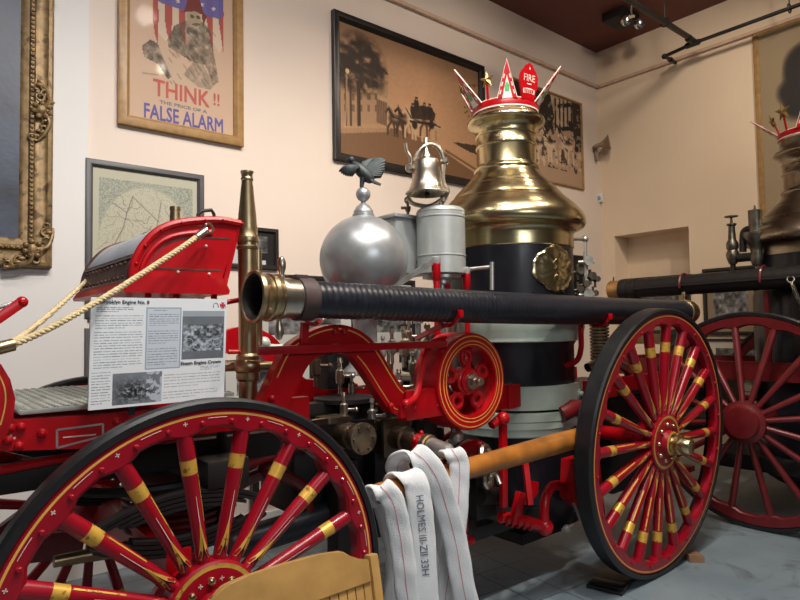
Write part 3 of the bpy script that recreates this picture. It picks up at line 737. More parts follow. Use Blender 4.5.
# --- boiler
b = MB(); R0 = .392
b.lathe((BX, YC, 0), (0, 0, 1), [(.30, .30), (.36, .30), (.375, .36), (R0, .45), (R0, zb(430)), (R0, zb(345)), (R0 + .012, zb(342)), (R0 + .012, zb(318)), (R0 + .008, zb(312)), (.402, zb(300)), (.402, zb(247)), (.2, zb(247))], seg=72)
for k in range(12):
    a = 2 * PI * k / 12; b.sphere((BX + .41 * math.cos(a), YC + .41 * math.sin(a), zb(296)), .008, seg=8)
BOI = b.build('boiler', BLACK, ENG)
def bandprof(ys, rs, nm, m):
    MB().lathe((BX, YC, 0), (0, 0, 1), [(r, zb(y)) for y, r in zip(ys, rs)], seg=72, closed=True).build(nm, m, BOI)
bandprof((341, 340, 336, 335, 330.5, 329.5, 326, 325, 320, 319, 319, 341), (.412, .418, .420, .424, .426, .430, .431, .434, .434, .428, .40, .40), 'boiler_band', PALE)
bandprof((428, 427, 421, 420, 414, 413, 406, 405, 405, 428), (.400, .406, .410, .415, .416, .421, .421, .414, .388, .388), 'boiler_band', PALE)
bandprof((252, 251, 244, 243, 243, 252), (.402, .409, .409, .404, .39, .39), 'brass_band', BRASS)
# curved holding plate with a bolt at each end
b = MB(); rows = []
for i in range(33):
    a = -PI / 2 + math.radians(-61 + 88 * i / 32); ha = .5 - (.10 if i in (0, 32) else 0) * 1
    z0_, z1_ = zb(402.5), zb(381)
    if i in (0, 32): z0_ += .02; z1_ -= .02
    rows.append([(BX + r * math.cos(a), YC + r * math.sin(a), z) for r, z in ((.396, z0_), (.424, z0_), (.424, z1_), (.396, z1_))])
b.loft(rows)
for s_ in (-1, 1):
    a = -PI / 2 + math.radians(-17 + 39 * s_); d_ = V((math.cos(a), math.sin(a), 0))
    b.lathe(V((BX, YC, zb(391.5))) + d_ * .424, d_, [(.03, 0), (.03, .006), (.017, .008), (.017, .02), (.008, .026)], seg=14)
b.build('holding_plate', PALE, BOI)
# brass badge, eagle shaped outline with relief
b = MB(); a0 = math.radians(-90 - 7); zc = zb(274); wv = .165; hv = .142
out = []
for k in range(64):
    t = 2 * PI * k / 64; r = 1 + .05 * math.cos(4 * t) + .025 * math.cos(7 * t + .6) + .022 * math.cos(15 * t)
    out.append((r * math.cos(t) * wv, r * math.sin(t) * hv * (1 + .05 * math.cos(2 * t))))
rings = []
for s_, hh in ((1, .0), (1, .008), (.94, .012), (.86, .009), (.75, .010), (.64, .011), (.52, .011), (.4, .012), (.28, .012), (.15, .013), (.02, .013)):
    ring = []
    for k, (x, z) in enumerate(out):
        g = .007 * mnoise.noise(V((x * s_ * 38, z * s_ * 38, 3.1))) if .15 < s_ < .95 else 0
        a = a0 + x * s_ / .402; rr = .402 + hh + g; ring.append((BX + rr * math.cos(a), YC + rr * math.sin(a), zc + z * s_))
    rings.append(ring)
b.loft(rings)
for dz in (-.05, .0, .04):
    d_ = V((math.cos(a0), math.sin(a0), 0)); b.lathe(V((BX, YC, zc + dz)) + d_ * .412, d_, [(.022, 0), (.020, .008), (.006, .010)], seg=14)
b.build('eagle_badge', BRASS, BOI)
# brass dome and stack
dome = [(247, .409), (240, .407), (235.5, .412), (233.8, .43), (232.6, .455), (230.8, .476), (228, .486), (224, .487), (220.5, .480), (217.5, .470), (214, .452), (210, .427), (206, .398), (203.4, .378), (202.2, .372), (201.6, .360), (200.6, .357), (197, .342), (193, .318), (190.2, .300), (188.8, .294), (188.2, .281), (187, .277), (185, .266), (182, .246), (179, .228), (176, .214), (173.5, .207), (172.5, .212), (171, .213), (169.6, .207), (168.6, .198), (167.5, .1945), (166.3, .192),
        (150.8, .192), (150.2, .197), (148.9, .198), (148, .192), (139.6, .192), (138.9, .198), (137.6, .199), (137, .193), (135.4, .194), (133.5, .198), (131.5, .207), (129.4, .222), (128, .240), (127, .248), (125.4, .252), (124, .250), (122.8, .243), (121.5, .230), (120, .216), (117.2, .208), (114, .206), (109, .204), (109, .16), (160, .16), (175, .18)]
D = MB().lathe((BX, YC, 0), (0, 0, 1), [(r, zb(y)) for y, r in dome], seg=96).build('brass_dome', BRASS, BOI, sharp=50)

# --- frame rails
def rail(Y, nm='frame_rail'):
    s_ = 1 if Y < YC else -1
    MB().box((3.82, Y + .03 * s_, 1.09), (1.06, .05, .12), bev=.006).build('rear_rail', RED, ENG)
    b = MB(); b.box((2.40, Y - .13 * -s_, 1.10), (.72, .05, .13), bev=.006); b.box((2.03, Y + .06 * s_, 1.12), (.05, .18, .12))
    b.box((1.90, Y - .012 * s_, 1.145), (.25, .07, .135), bev=.012)
    for x in (1.83, 1.97): b.lathe((x, Y - .03 * s_, 1.13), (0, -s_, 0), [(.016, 0), (.016, .012), (.006, .02)], seg=10)
    ob = b.build(nm, RED, ENG)
    MB().prism([(0, 0), (.06, .0), (.04, .055), (.06, .13), (0, .13)], (2.64, Y + .10 * s_, 1.035), (1, 0, 0), (0, 0, 1), .012).build('joint_plate', RED, ob)
rail(NR); rail(FR)
def crane_neck(Y):
    s_ = -1 if Y < YC else 1
    f = lambda px, py: (lambda p: (p.x, p.z))(at(px, py, y=NR))
    outer = [f(*k) for k in ((255, 404), (262, 392), (270, 375), (283, 349), (298, 336.5), (317, 327.5), (335, 324.5), (352, 328.5), (367, 338.5), (377, 352), (390, 374), (400, 388), (412, 392))]
    inner = [f(*k) for k in ((284, 410), (287, 400), (293, 388), (303, 368), (311, 359), (322, 354), (335, 353), (347, 356), (357, 367), (366, 380), (378, 399), (390, 413), (412, 414))]
    outer = [tuple(p.xy) for p in spline([(x, z, 0) for x, z in outer], 4)]; inner = [tuple(p.xy) for p in spline([(x, z, 0) for x, z in inner], 4)]
    b = MB(); b.band(outer, inner, (0, Y, 0), (1, 0, 0), (0, 0, 1), .055)
    lerp = lambda a, b_, t: (a[0] + (b_[0] - a[0]) * t, a[1] + (b_[1] - a[1]) * t)
    if s_ < 0:
        for t0, t1, r0, r1 in ((.13, .175, 8, 46), (.68, .71, 22, 28), (.80, .84, 30, 46)):
            b.band([lerp(o_, i_, t0) for o_, i_ in list(zip(outer, inner))[r0:r1]], [lerp(o_, i_, t1) for o_, i_ in list(zip(outer, inner))[r0:r1]], (0, Y - .0283, 0), (1, 0, 0), (0, 0, 1), .0014, mi=1)
    for (px, py) in ((331, 331), (340, 331), (386, 405), (268, 398)):
        x, z = f(px, py); b.lathe((x, Y + s_ * .027, z), (0, s_, 0), [(.014, 0), (.014, .014), (.005, .02)], seg=10)
    b.build('crane_neck', [RED, STRIPE], ENG)
crane_neck(NR); crane_neck(FR)
# front rail under the footboard
for Y in (2.16, 2.98):
    b = MB(); s_ = -1 if Y < YC else 1
    b.prism([(-.35, 1.17), (.16, 1.165), (.50, 1.13), (1.30, 1.13), (1.30, 1.225), (.50, 1.235), (.1, 1.25), (-.35, 1.25)], (0, Y, 0), (1, 0, 0), (0, 0, 1), .045)
    for px, py in ((10, 428), (21, 427), (42, 433), (19, 446), (117, 422), (8, 440)):
        p = at(px, py, y=2.137); b.lathe((p.x, Y + s_ * .022, p.z), (0, s_, 0), [(.014, 0), (.013, .010), (.003, .016)], seg=12)
    if s_ < 0:
        yy = Y - .0232
        f = lambda px, py: (lambda p: (p.x, p.z))(at(px, py, y=yy))
        fr_ = [f(*k) for k in ((57, 430), (103, 424), (103, 436), (57, 448))]
        for i in range(4):
            a_, b_ = V((*fr_[i], 0)), V((*fr_[(i + 1) % 4], 0)); t_ = (b_ - a_).normalized(); n_ = V((-t_.y, t_.x, 0)) * .003
            b.prism([(a_ + n_).xy, (b_ + n_).xy, (b_ - n_).xy, (a_ - n_).xy], (0, yy, 0), (1, 0, 0), (0, 0, 1), .0012, mi=1)
        a_, b_ = f(63, 437.5), f(96, 434.5); b.prism([(a_[0], a_[1] - .002), (b_[0], b_[1] - .002), (b_[0], b_[1] + .002), (a_[0], a_[1] + .002)], (0, yy, 0), (1, 0, 0), (0, 0, 1), .0012, mi=2)
        x, z = f(11, 438.5)
        for dx, dy in ((.012, .003), (.003, .012)): b.prism([(x - dx, z - dy), (x + dx, z - dy), (x + dx, z + dy), (x - dx, z + dy)], (0, yy, 0), (1, 0, 0), (0, 0, 1), .0012, mi=2)
    b.build('front_rail', [RED, STEEL, WHITE], ENG)
# diamond tread footboard
b = MB(); fx0, fx1, fy0, fy1 = .30, .98, 2.14, 2.93
b.box(((fx0 + fx1) / 2, (fy0 + fy1) / 2, 1.262), (fx1 - fx0, fy1 - fy0, .014), bev=.002)
b.prism([(0, 0), (.04, -.045), (.04, -.058), (.0, -.012)], (fx0 - .04, (fy0 + fy1) / 2, 1.269 + .048), (1, 0, 0), (0, 0, 1), fy1 - fy0)
for i in range(24):
    for j in range(34):
        x = fx0 + (i + .5) / 24 * (fx1 - fx0); y = fy0 + (j + .5) / 34 * (fy1 - fy0)
        if y > 2.75 and x > .6: continue
        R_ = Matrix.Rotation(PI / 4 if (i + j) % 2 else -PI / 4, 3, 'Z'); b.box((x, y, 1.2705), (.017, .005, .004), R_)
b.lathe((fx0 - .02, fy0 + .03, 1.295), (-.7, 0, .7), [(.012, 0), (.012, .006), (.004, .012)], seg=10)
b.build('footboard', GREYTREAD, ENG)
# curved red dash plate and its lever at the left edge
f = lambda px, py, Y=2.05: (lambda p: (p.x, p.z))(at(px, py, y=Y))
b = MB(); o_ = [f(*k) for k in ((-60, 330), (-20, 352), (0, 364), (9, 379), (14, 398), (12, 418), (4, 436), (-8, 448), (-60, 452))]
b.prism(o_, (0, 2.05, 0), (1, 0, 0), (0, 0, 1), .05)
l_ = [f(*k) for k in ((-30, 356), (-8, 366), (3, 384), (5, 402), (0, 424))]
b.band([p.xy for p in spline([(x, z, 0) for x, z in l_], 5)], [(p.x - .004, p.y) for p in spline([(x, z, 0) for x, z in l_], 5)], (0, 2.0243, 0), (1, 0, 0), (0, 0, 1), .0012, mi=1)
b.build('dash_plate', [RED, STRIPE], ENG)
b = MB(); p0, p1 = at(22, 302, y=2.1), at(-40, 345, y=2.1)
b.bar(p0, p1, .024, .03, bev=.006); b.sphere(p0, .017, seg=16); b.tube([at(22, 301, y=2.12), at(-40, 318, y=2.12)], .006, mi=1); b.build('dash_lever', [RED, STEEL], ENG)

# --- driver box
f = lambda px, py, Y: (lambda p: (p.x, p.z))(at(px, py, y=Y))
SY0, SY1 = 2.24, 2.92
ctl = [(130.5, 281), (130.5, 274), (133, 262), (141, 247), (154, 233.5), (170, 226), (190, 222.5), (208, 221.5), (222, 222), (238, 225)]
prof = [f(*k, SY0) for k in ctl]
prof_s = [tuple(p.xy) for p in spline([(x, z, 0) for x, z in prof], 5)]
xb, zb0 = f(220, 282, SY0)
def side(Y, s_):
    b = MB(); poly = prof_s + [(prof_s[-1][0] - .005, prof_s[-1][1] - .02), (xb, zb0), (prof_s[0][0], zb0)]
    b.prism(poly, (0, Y, 0), (1, 0, 0), (0, 0, 1), .022)
    cxm, czm = .87, 1.70
    rim = [(x + .004, Y + s_ * .012, z + .004) for x, z in prof_s]; b.tube(rim, .015, seg=8)
    inn = [(cxm + (x - cxm) * .86, Y + s_ * .012, czm + (z - czm) * .80) for x, z in prof_s[4:-8]]; b.tube(inn, .010, seg=8)
    for k in range(3, len(prof_s), 6): b.sphere((prof_s[k][0] + .006, Y + s_ * .027, prof_s[k][1] + .002), .006, seg=8)
    if s_ < 0:
        y_ = Y - .0117
        st = [f(*k, y_) for k in ((149, 268), (158, 251), (174, 240), (196, 237), (230, 238))]
        q = [p.xy for p in spline([(x, z, 0) for x, z in st], 5)]; b.band(q, [(x, z - .006) for x, z in q], (0, y_, 0), (1, 0, 0), (0, 0, 1), .0014, mi=1)
        a_, c_ = f(155, 268.5, y_), f(221, 270.5, y_); b.prism([(a_[0], a_[1] - .003), (c_[0], c_[1] - .003), (c_[0], c_[1] + .003), (a_[0], a_[1] + .003)], (0, y_, 0), (1, 0, 0), (0, 0, 1), .0014, mi=1)
        for px, py in ((206, 246), (209, 274), (178, 272)):
            x, z = f(px, py, y_); b.sphere((x, y_, z), .006, seg=8, mi=2)
    return b
S = side(SY0, -1).build('box_side', [RED, BROWNTIN, WHITE], ENG)
side(SY1, 1).build('box_side', [BROWNTIN, BROWNTIN, WHITE], ENG)
x_l = prof_s[0][0]
b = MB(); bp = [(-.035, -.04), (-.02, -.015), (.0, .005), (.0, .012), (xb - x_l, .012), (xb - x_l + .006, .0), (xb - x_l + .025, -.035), (xb - x_l + .02, -.05), (-.03, -.05)]
b.prism(bp, (x_l, (SY0 + SY1) / 2, zb0), (1, 0, 0), (0, 0, 1), SY1 - SY0 + .07); b.build('box_base', RED, ENG)
# front: riveted brown tin below, bluish tin hood above
b = MB(); hm = [k for k in range(len(prof_s)) if prof_s[k][1] < 1.755]; k1 = len(hm)
rows = [[(x - .010, SY0 + .012, z - .002), (x - .010, SY1 - .012, z - .002), (x + .01, SY1 - .012, z - .002), (x + .01, SY0 + .012, z - .002)] for x, z in prof_s[:k1]]
b.loft(rows)
for k in range(1, 12):
    y = SY0 + (SY1 - SY0) * k / 12; x, z = prof_s[k1 // 2]; b.sphere((prof_s[k1 - 2][0] - .010, y, prof_s[k1 - 2][1]), .008, seg=8); b.sphere((prof_s[2][0] - .010, y, prof_s[2][1] + .01), .008, seg=8)
b.tube([(prof_s[k1][0] - .008, SY0 + .01, prof_s[k1][1]), (prof_s[k1][0] - .008, SY1 - .01, prof_s[k1][1])], .009, seg=8)
b.build('box_front', BROWNTIN, ENG)
b = MB(); rows = [[(x - .005, SY0 + .012, z + .006), (x - .005, SY1 - .012, z + .006), (x + .008, SY1 - .012, z - .006), (x + .008, SY0 + .012, z - .006)] for x, z in prof_s[k1 - 1:-6]]
b.loft(rows); b.build('box_hood', TIN, ENG)
b = MB(); b.box((xb + .05, (SY0 + SY1) / 2, (zb0 + prof_s[-1][1]) / 2), (.02, SY1 - SY0, .28), Matrix.Rotation(math.radians(14), 3, 'Y')); b.build('box_back', RED, ENG)
for Y in (SY0, SY1):
    h0 = f(198, 221, SY0); h1 = f(214, 222, SY0); b = MB()
    b.tube([(h0[0], Y, h0[1] - .01), (h0[0], Y, h0[1] + .025), (h0[0] + .015, Y, h0[1] + .04), (h1[0] - .01, Y, h1[1] + .045), (h1[0], Y, h1[1] + .03), (h1[0], Y, h1[1] - .01)], .007, seg=8); b.build('handle', IRON, ENG)
for px in (148, 176, 214):
    for Y in (SY0 + .05, SY1 - .05):
        p = at(px, 292, y=SY0 + .05); b = MB(); b.cyl((p.x, Y, 1.265), (p.x, Y, zb0 - .02), .012); b.lathe((p.x, Y, 1.265), (0, 0, 1), [(.03, 0), (.03, .012), (.012, .02)], seg=12); b.build('box_leg', RED, ENG)
# rod running back from the box
MB().tube([at(222, 303, y=2.3), at(262, 296, y=2.3), at(330, 300, y=2.3)], .010).tube([at(228, 352, y=2.25), at(300, 351, y=2.25)], .009).build('stay_rod', RED, ENG)

# --- air chamber with eagle
p = at(364, 259.5, y=YC); AX, AZ = p.x, p.z
b = MB(); b.sphere((AX, YC, AZ), .232, seg=56)
b.lathe((AX, YC, AZ - .60), (0, 0, 1), [(.12, 0), (.12, .02), (.09, .05), (.066, .10), (.062, .25), (.075, .36), (.12, .395), (.13, .40)], seg=32)
b.lathe((AX, YC, AZ + .222), (0, 0, 1), [(.085, -.015), (.062, .0), (.058, .004), (.058, .016), (.052, .019), (.052, .034), (.048, .04), (.036, .058), (.022, .070), (.013, .075), (.012, .085)], seg=30)
b.sphere((AX, YC, AZ + .345), .039, seg=24)
CH = b.build('air_chamber', SILVER, ENG)
# eagle: body, head looking left, raised wing, tail
E0 = V((AX, YC, AZ + .383)); b = MB()
right = V((.768, -.641, 0)); bk = V((.641, .768, 0))
e = lambda x, z, d=0: E0 + right * x + UZ * z + bk * d
bd = spline([e(.05, .03), e(.03, .05), e(-.005, .085), e(-.035, .115), e(-.055, .138)], 5)
b.tube(bd, [.008 + .026 * math.sin(PI * min(1, (i + 2) / (len(bd) + 1))) for i in range(len(bd))], seg=12)
b.sphere(e(-.06, .148), .019, seg=14); b.tube([e(-.07, .152), e(-.085, .148), e(-.092, .136)], [.009, .006, .002], seg=8)
def wing(tip, d0, d1):
    for k in range(9):
        t = k / 8; root_ = e(.012 + .02 * t, .075 + .01 * t, d0); ang = math.radians(tip[0] + (tip[1] - tip[0]) * t); L_ = tip[2] * (1 - .5 * t)
        m_ = root_ + right * math.cos(ang) * L_ * .5 + UZ * (math.sin(ang) * L_ * .5 + .012) + bk * (d1 - d0) * .4; e_ = root_ + right * math.cos(ang) * L_ + UZ * math.sin(ang) * L_ + bk * (d1 - d0)
        q = spline([root_, m_, e_], 5); b.tube(q, [.012, .015, .016, .016, .016, .015, .014, .013, .011, .008, .004], seg=7)
for k in range(17):
    t = k / 16; root_ = e(.004 + .014 * t, .085 - .03 * t, .012); ang = math.radians(88 - 80 * t); L_ = .062 + .078 * max(0, 1 - abs(88 - 80 * t - 40) / 46) ** 1.2
    m_ = root_ + right * math.cos(ang + .12) * L_ * .55 + UZ * math.sin(ang + .12) * L_ * .55 + bk * .012; e_ = root_ + right * math.cos(ang) * L_ + UZ * math.sin(ang) * L_ + bk * .02
    b.tube(spline([root_, m_, e_], 5), [.014, .015, .016, .016, .016, .016, .015, .014, .013, .011, .006], seg=7)
for k in range(7):
    ang = math.radians(194 + k * 7); L_ = .105 - .007 * k; q = [e(-.02, .10, -.03), e(-.02 + math.cos(ang) * L_ * .55, .11 + math.sin(ang) * L_ * .5, -.05), e(-.02 + math.cos(ang) * L_, .10 + math.sin(ang) * L_, -.045)]
    b.tube(spline(q, 4), [.011, .012, .012, .012, .012, .011, .010, .007, .003], seg=7)
for k in range(4): b.tube([e(.03, .045, -.012 + .008 * k), e(.07 + .008 * k, .015, -.015 + .01 * k)], [.012, .007], seg=7)
for d in (-.014, .014): b.tube([e(0, .05, d), e(-.006, .02, d), e(-.008, -.004, d)], [.017, .011, .009], seg=8)
b.build('eagle_finial', EAGLE, CH)

# --- steam cylinder, valve chest and their red legs
CX, CY = at(441, 240, y=2.5).x, 2.5; z_t, z_b = at(441, 210, y=2.5).z, at(441, 275, y=2.5).z
b = MB(); R_ = .138
b.lathe((CX, CY, 0), (0, 0, 1), [(R_ - .01, z_b), (R_, z_b + .006), (R_, z_b + .10), (R_ + .003, z_b + .102), (R_ + .003, z_b + .108), (R_, z_b + .11), (R_, z_t - .055), (R_ + .003, z_t - .053), (R_ + .003, z_t - .047), (R_, z_t - .045), (R_, z_t - .022), (R_ + .002, z_t - .02), (R_ - .004, z_t - .004), (R_ - .02, z_t + .006), (.05, z_t + .012), (.04, z_t + .02), (.001, z_t + .021)], seg=48)
CYL = b.build('steam_cylinder', GREYP, ENG)
b = MB(); b.lathe((CX + .0, CY, z_b - .05), (0, 0, 1), [(.05, 0), (.05, .02), (.11, .03), (.11, .05)], seg=24); b.cyl((CX, CY, 1.20), (CX, CY, z_b), .018); b.build('piston_rod', STEEL, CYL)
BXX, BY = at(398, 240, y=2.72).x, 2.74; zt2 = at(398, 220, y=2.72).z
b = MB(); b.box((BXX + .05, BY, (zt2 + 1.80) / 2), (.30, .24, zt2 - 1.80), bev=.02); b.box((BXX + .05, BY, zt2 + .004), (.33, .27, .022), bev=.006); b.box((BXX + .185, BY - .125, (zt2 + 1.8) / 2), (.035, .02, zt2 - 1.80), bev=.003)
CHEST = b.build('valve_chest', GREYP, ENG)
b = MB(); px_ = at(399, 212, y=2.72); b.cyl((px_.x, BY - .1, zt2), (px_.x, BY - .1, zt2 + .11), .008); b.lathe((px_.x, BY - .1, zt2 + .035), (0, 0, 1), [(.010, 0), (.016, .01), (.016, .025), (.01, .03)], seg=12)
b.torus((px_.x, BY - .1, zt2 + .105), (1, .5, 0), .017, .006, seg=16, k=6); b.tube([V((px_.x, BY - .1, zt2 + .06)) - right * .04, V((px_.x, BY - .1, zt2 + .06)) + right * .016], .009); b.build('valve_cock', BRONZE, CHEST)
for px, Y in ((436, 2.36), (466, 2.42), (446, 2.66), (470, 2.70)):
    p = at(px, 262, y=Y); zt_ = z_b + .015 if px != 436 else at(436, 262, y=Y).z
    b = MB(); b.lathe((p.x, Y, 1.16), (0, 0, 1), [(.022, 0), (.022, .03), (.015, .04), (.016, zt_ - 1.26), (.023, zt_ - 1.25), (.025, zt_ - 1.17), (.018, zt_ - 1.16)], seg=16)
    lg = b.build('cylinder_leg', RED, ENG)
    b = MB(); b.lathe((p.x, Y, zt_), (0, 0, 1), [(.022, -.01), (.026, 0), (.026, .025), (.012, .03)], seg=14); b.build('leg_cap', GREYP, lg)
    if px == 436: b = MB(); b.bar((p.x, Y, zt_ + .015), at(394, 287, y=2.40), .012, .028); b.tube([at(394, 287, y=2.40), at(322, 320, y=2.42)], .012); b.build('stay_bar', STEEL, ENG)
    if px == 466: b = MB(); b.tube([(p.x, Y, zt_ + .015), at(492, 267, y=2.30)], .012); b.cyl(at(492, 262, y=2.29), at(492, 290, y=2.29), .012); b.build('drain_pipe', STEEL, ENG)
# --- bell on its yoke
BL = V((CX - .10, CY + .0, 0)); p = at(427, 193.5, y=2.5); BLX = p.x; bz = p.z; s_ = at(427, 158, y=2.5).z - bz
bc = V((BLX, 2.5, bz))
pr_ = [(.001, s_ * 1.02), (.04, s_ * 1.0), (.066, s_ * .94), (.075, s_ * .84), (.078, s_ * .6), (.082, s_ * .42), (.091, s_ * .25), (.104, s_ * .1), (.120, s_ * .02), (.122, 0), (.116, -.003), (.098, s_ * .1), (.075, s_ * .28), (.062, s_ * .55), (.055, s_ * .85), (.001, s_ * .92)]
BELL = MB().lathe(bc, (0, 0, 1), pr_, seg=48).build('bell', NICKEL, ENG, sharp=50)
b = MB(); b.cyl(bc + V((0, 0, s_ * .9)), bc + V((0, 0, .02)), .006); b.sphere(bc + V((0, 0, -.006)), .017, seg=12); b.build('clapper', IRON, BELL)
ax = right
b = MB(); b.tube(spline([bc + ax * .095 + UZ * s_ * .95, bc + ax * .088 + UZ * (s_ * 1.12), bc + ax * .06 + UZ * (s_ * 1.32), bc + ax * .02 + UZ * (s_ * 1.38), bc - ax * .03 + UZ * (s_ * 1.25), bc - ax * .065 + UZ * s_ * .92], 6), .014, seg=10)
b.lathe(bc + UZ * s_ * 1.0, (0, 0, 1), [(.03, -.01), (.026, .015), (.016, .03), (.013, .06), (.010, s_ * .52), (.006, s_ * .56)], seg=16)
b.build('bell_yoke', NICKEL, BELL)
b = MB()
b.tube(spline([bc - ax * .115 + UZ * (s_ * 1.42), bc - ax * .108 + UZ * (s_ * 1.2), bc - ax * .088 + UZ * (s_ * 1.0), bc - ax * .092 + UZ * s_ * .7], 5), .010, seg=8)
b.tube(spline([bc + ax * .10 + UZ * s_ * .9, bc + ax * .09 + UZ * s_ * .35, bc + ax * .118 + UZ * s_ * .05, bc + ax * .085 - UZ * .055, bc + ax * .08 - UZ * .09], 5), .013, seg=8)
b.tube(spline([bc - ax * .105 + UZ * -.02, bc - ax * .08 - UZ * .055, bc - ax * .0 - UZ * .072, bc + ax * .06 - UZ * .05, bc + ax * .11 - UZ * .005], 6), .012, seg=8)
for k in (bc + ax * .102 + UZ * s_ * .9, bc - ax * .095 + UZ * s_ * .72): b.sphere(k, .026, seg=14); b.cyl(k - bk * .03, k + bk * .03, .014)
b.sphere(bc + ax * .09 - UZ * .03, .02, seg=12); b.cyl(bc + ax * .075 - UZ * .05, V((bc.x + ax.x * .075, bc.y + ax.y * .075, z_t)), .012)
b.build('bell_bracket', NICKEL, BELL)

# --- flywheel
FW = V((2.187, 2.09, 1.229)); n = V((0, -1, 0)); R_ = .238
b = MB(); b.lathe(FW, n, [(R_ - .072, 0), (R_ - .070, .012), (R_ - .060, .015), (R_ - .056, .015), (R_ - .044, .015), (R_ - .039, .015), (R_ - .020, .015), (R_ - .015, .015), (R_ - .004, .012), (R_, 0), (R_, -.15), (R_ - .05, -.15), (R_ - .07, -.06)], seg=80, closed=True, mis=[0, 0, 1, 0, 1, 0, 1, 0, 0, 0, 0, 0, 0], ref=(1, 0, 0))
FL = b.build('flywheel', [RED, STRIPE], ENG)
b = MB(); b.lathe(FW, n, [(.07, -.07), (.07, -.02), (.058, -.012), (.058, .0), (.045, .004)], seg=28)
for k in range(5):
    a = math.radians(90 + 72 * k); d_ = V((math.cos(a), 0, math.sin(a))); t_ = V((-math.sin(a), 0, math.cos(a)))
    b.bar(FW + d_ * .04 - n * .035, FW + d_ * .10 - n * .035, .04, .03, up=t_); b.torus(FW + d_ * .118 - n * .03, n, .032, .014, seg=20, k=8)
    b.bar(FW + d_ * .135 + t_ * .02 - n * .035, FW + d_ * .175 + t_ * .035 - n * .035, .02, .02, up=t_); b.bar(FW + d_ * .135 - t_ * .02 - n * .035, FW + d_ * .175 - t_ * .035 - n * .035, .02, .02, up=t_)
b.build('flywheel_spider', RED, FL)
b = MB(); b.lathe(FW, n, [(.04, .0), (.04, .018), (.02, .02), (.02, .045)], seg=24); b.hexnut(FW + n * .02, n, .031, .022); b.cyl(FW + n * .04, FW + n * .075, .016); b.hexnut(FW + n * .05, n, .022, .018); b.cyl(FW - n * .1, FW - n * .9, .028); b.build('shaft', NICKEL, FL)

# --- near side red arm, bars and hose brackets
b = MB(); b.tube(spline([at(445, 338, y=2.16), at(432, 343, y=2.14), at(424, 358, y=2.11), at(420, 378, y=2.09), at(416, 396, y=2.07), at(408, 403, y=2.06)], 6), .015, seg=10)
b.sphere(at(406, 404, y=2.06), .022, seg=12); b.bar(at(402, 404, y=2.075), at(402, 418, y=2.075), .02, .03); b.build('lever_arm', RED, ENG)
MB().bar(at(258, 351, y=2.085), at(446, 344, y=2.085), .02, .032, bev=.004).build('side_bar', RED, ENG)
HY = 2.03
for px in (313, 447, 597):
    p = at(px, 305, y=HY); x = p.x; zc_ = 1.605 if px == 313 else (1.59 if px == 447 else 1.575)
    b = MB(); b.torus((x, HY, zc_), (1, 0, 0), .088, .009, seg=24, k=8, a0=math.radians(110 if px != 313 else 150), a1=math.radians(260), ref=(0, 0, 1))
    if px != 313: b.box((x, HY - .086, zc_ - .035), (.026, .016, .035), bev=.004)
    if px == 313: b.bar((x, HY + .06, zc_ - .08), (x, 2.11, 1.40), .03, .02)
    elif px == 447: b.bar((x, HY + .03, zc_ - .085), (x + .10, 2.36, 1.44), .022, .022)
    else: b.tube(spline([at(581, 318, y=2.12), at(581, 335, y=2.12), at(581, 348, y=2.13), at(578, 359, y=2.15), at(571, 364, y=2.17), at(561, 365, y=2.2)], 5), .017, seg=10); b.lathe(at(561, 365, y=2.2), (-.25, .9, 0), [(.05, 0), (.05, .015), (.02, .02)], seg=16)
    b.build('hose_bracket', RED, ENG)

# --- pumps and valves low on the near side
def along(c, d, prof, nm, m, par=ENG, seg=24): return MB().lathe(c, d, prof, seg=seg).build(nm, m, par)
OX, OZ = 1.86, .975; mY = V((0, -1, 0)); tilt = V((0.03, -1, -.05)).normalized()
o0 = V((OX, 2.36, OZ))
b = MB(); b.box(o0, (.13, .12, .16), bev=.012); b.box(o0 - V((0, .075, 0)), (.15, .025, .18), bev=.006)
b.lathe(o0 - V((0, .08, 0)), tilt, [(.055, 0), (.055, .06), (.062, .065), (.062, .085), (.05, .09), (.042, .16)], seg=24)
b.cyl(o0 + V((0, 0, .08)), o0 + V((0, 0, .15)), .035); b.lathe(o0 + V((0, 0, .14)), (0, 0, 1), [(.05, 0), (.05, .012), (.02, .02), (.012, .05)], seg=18)
OUT = b.build('outlet_valve', BRONZE, ENG)
o1 = o0 - V((0, .08, 0)) + tilt * .15
b = MB(); b.lathe(o1, tilt, [(.03, 0), (.045, .01), (.048, .05), (.04, .06)], seg=22)
for k in range(6):
    a = k * PI / 3; u_, v_, _ = frame_of(tilt); b.sphere(o1 + tilt * .03 + (u_ * math.cos(a) + v_ * math.sin(a)) * .05, .012, seg=8)
b.build('outlet_swivel', RED, OUT)
g0 = V((1.56, 2.36, 1.025))
b = MB(); b.box(g0, (.13, .12, .15), bev=.014); b.lathe(g0 - V((0, .06, 0)), mY, [(.05, 0), (.052, .06), (.058, .062), (.058, .10), (.05, .11), (.045, .15)], seg=24)
b.cyl(g0, g0 + V((-.35, .0, .0)), .02); b.tube([g0 + V((-.05, -.03, .07)), g0 + V((-.32, -.03, .07))], .006)
b.lathe(g0 - V((0, .21, 0)), mY, [(.06, 0), (.068, .006), (.068, .026), (.055, .03), (.03, .032)], seg=28)
for k in range(6): a = k * PI / 3; b.hexnut(g0 - V((0, .238, 0)) + V((math.cos(a), 0, math.sin(a))) * .05, mY, .010, .010)
b.build('inlet_valve', BRONZE, ENG)
b = MB(); b.box((1.78, 2.62, .82), (.75, .34, .34), bev=.03); b.box((1.6, 2.35, .65), (.12, .1, .5), bev=.02); b.box((1.9, 2.45, .70), (.22, .2, .42), bev=.02)
b.lathe((1.72, 2.5, .98), (0, 0, 1), [(.18, 0), (.18, .03), (.12, .05), (.10, .14), (.15, .16), (.15, .18)], seg=28); b.build('pump_body', IRON, ENG)
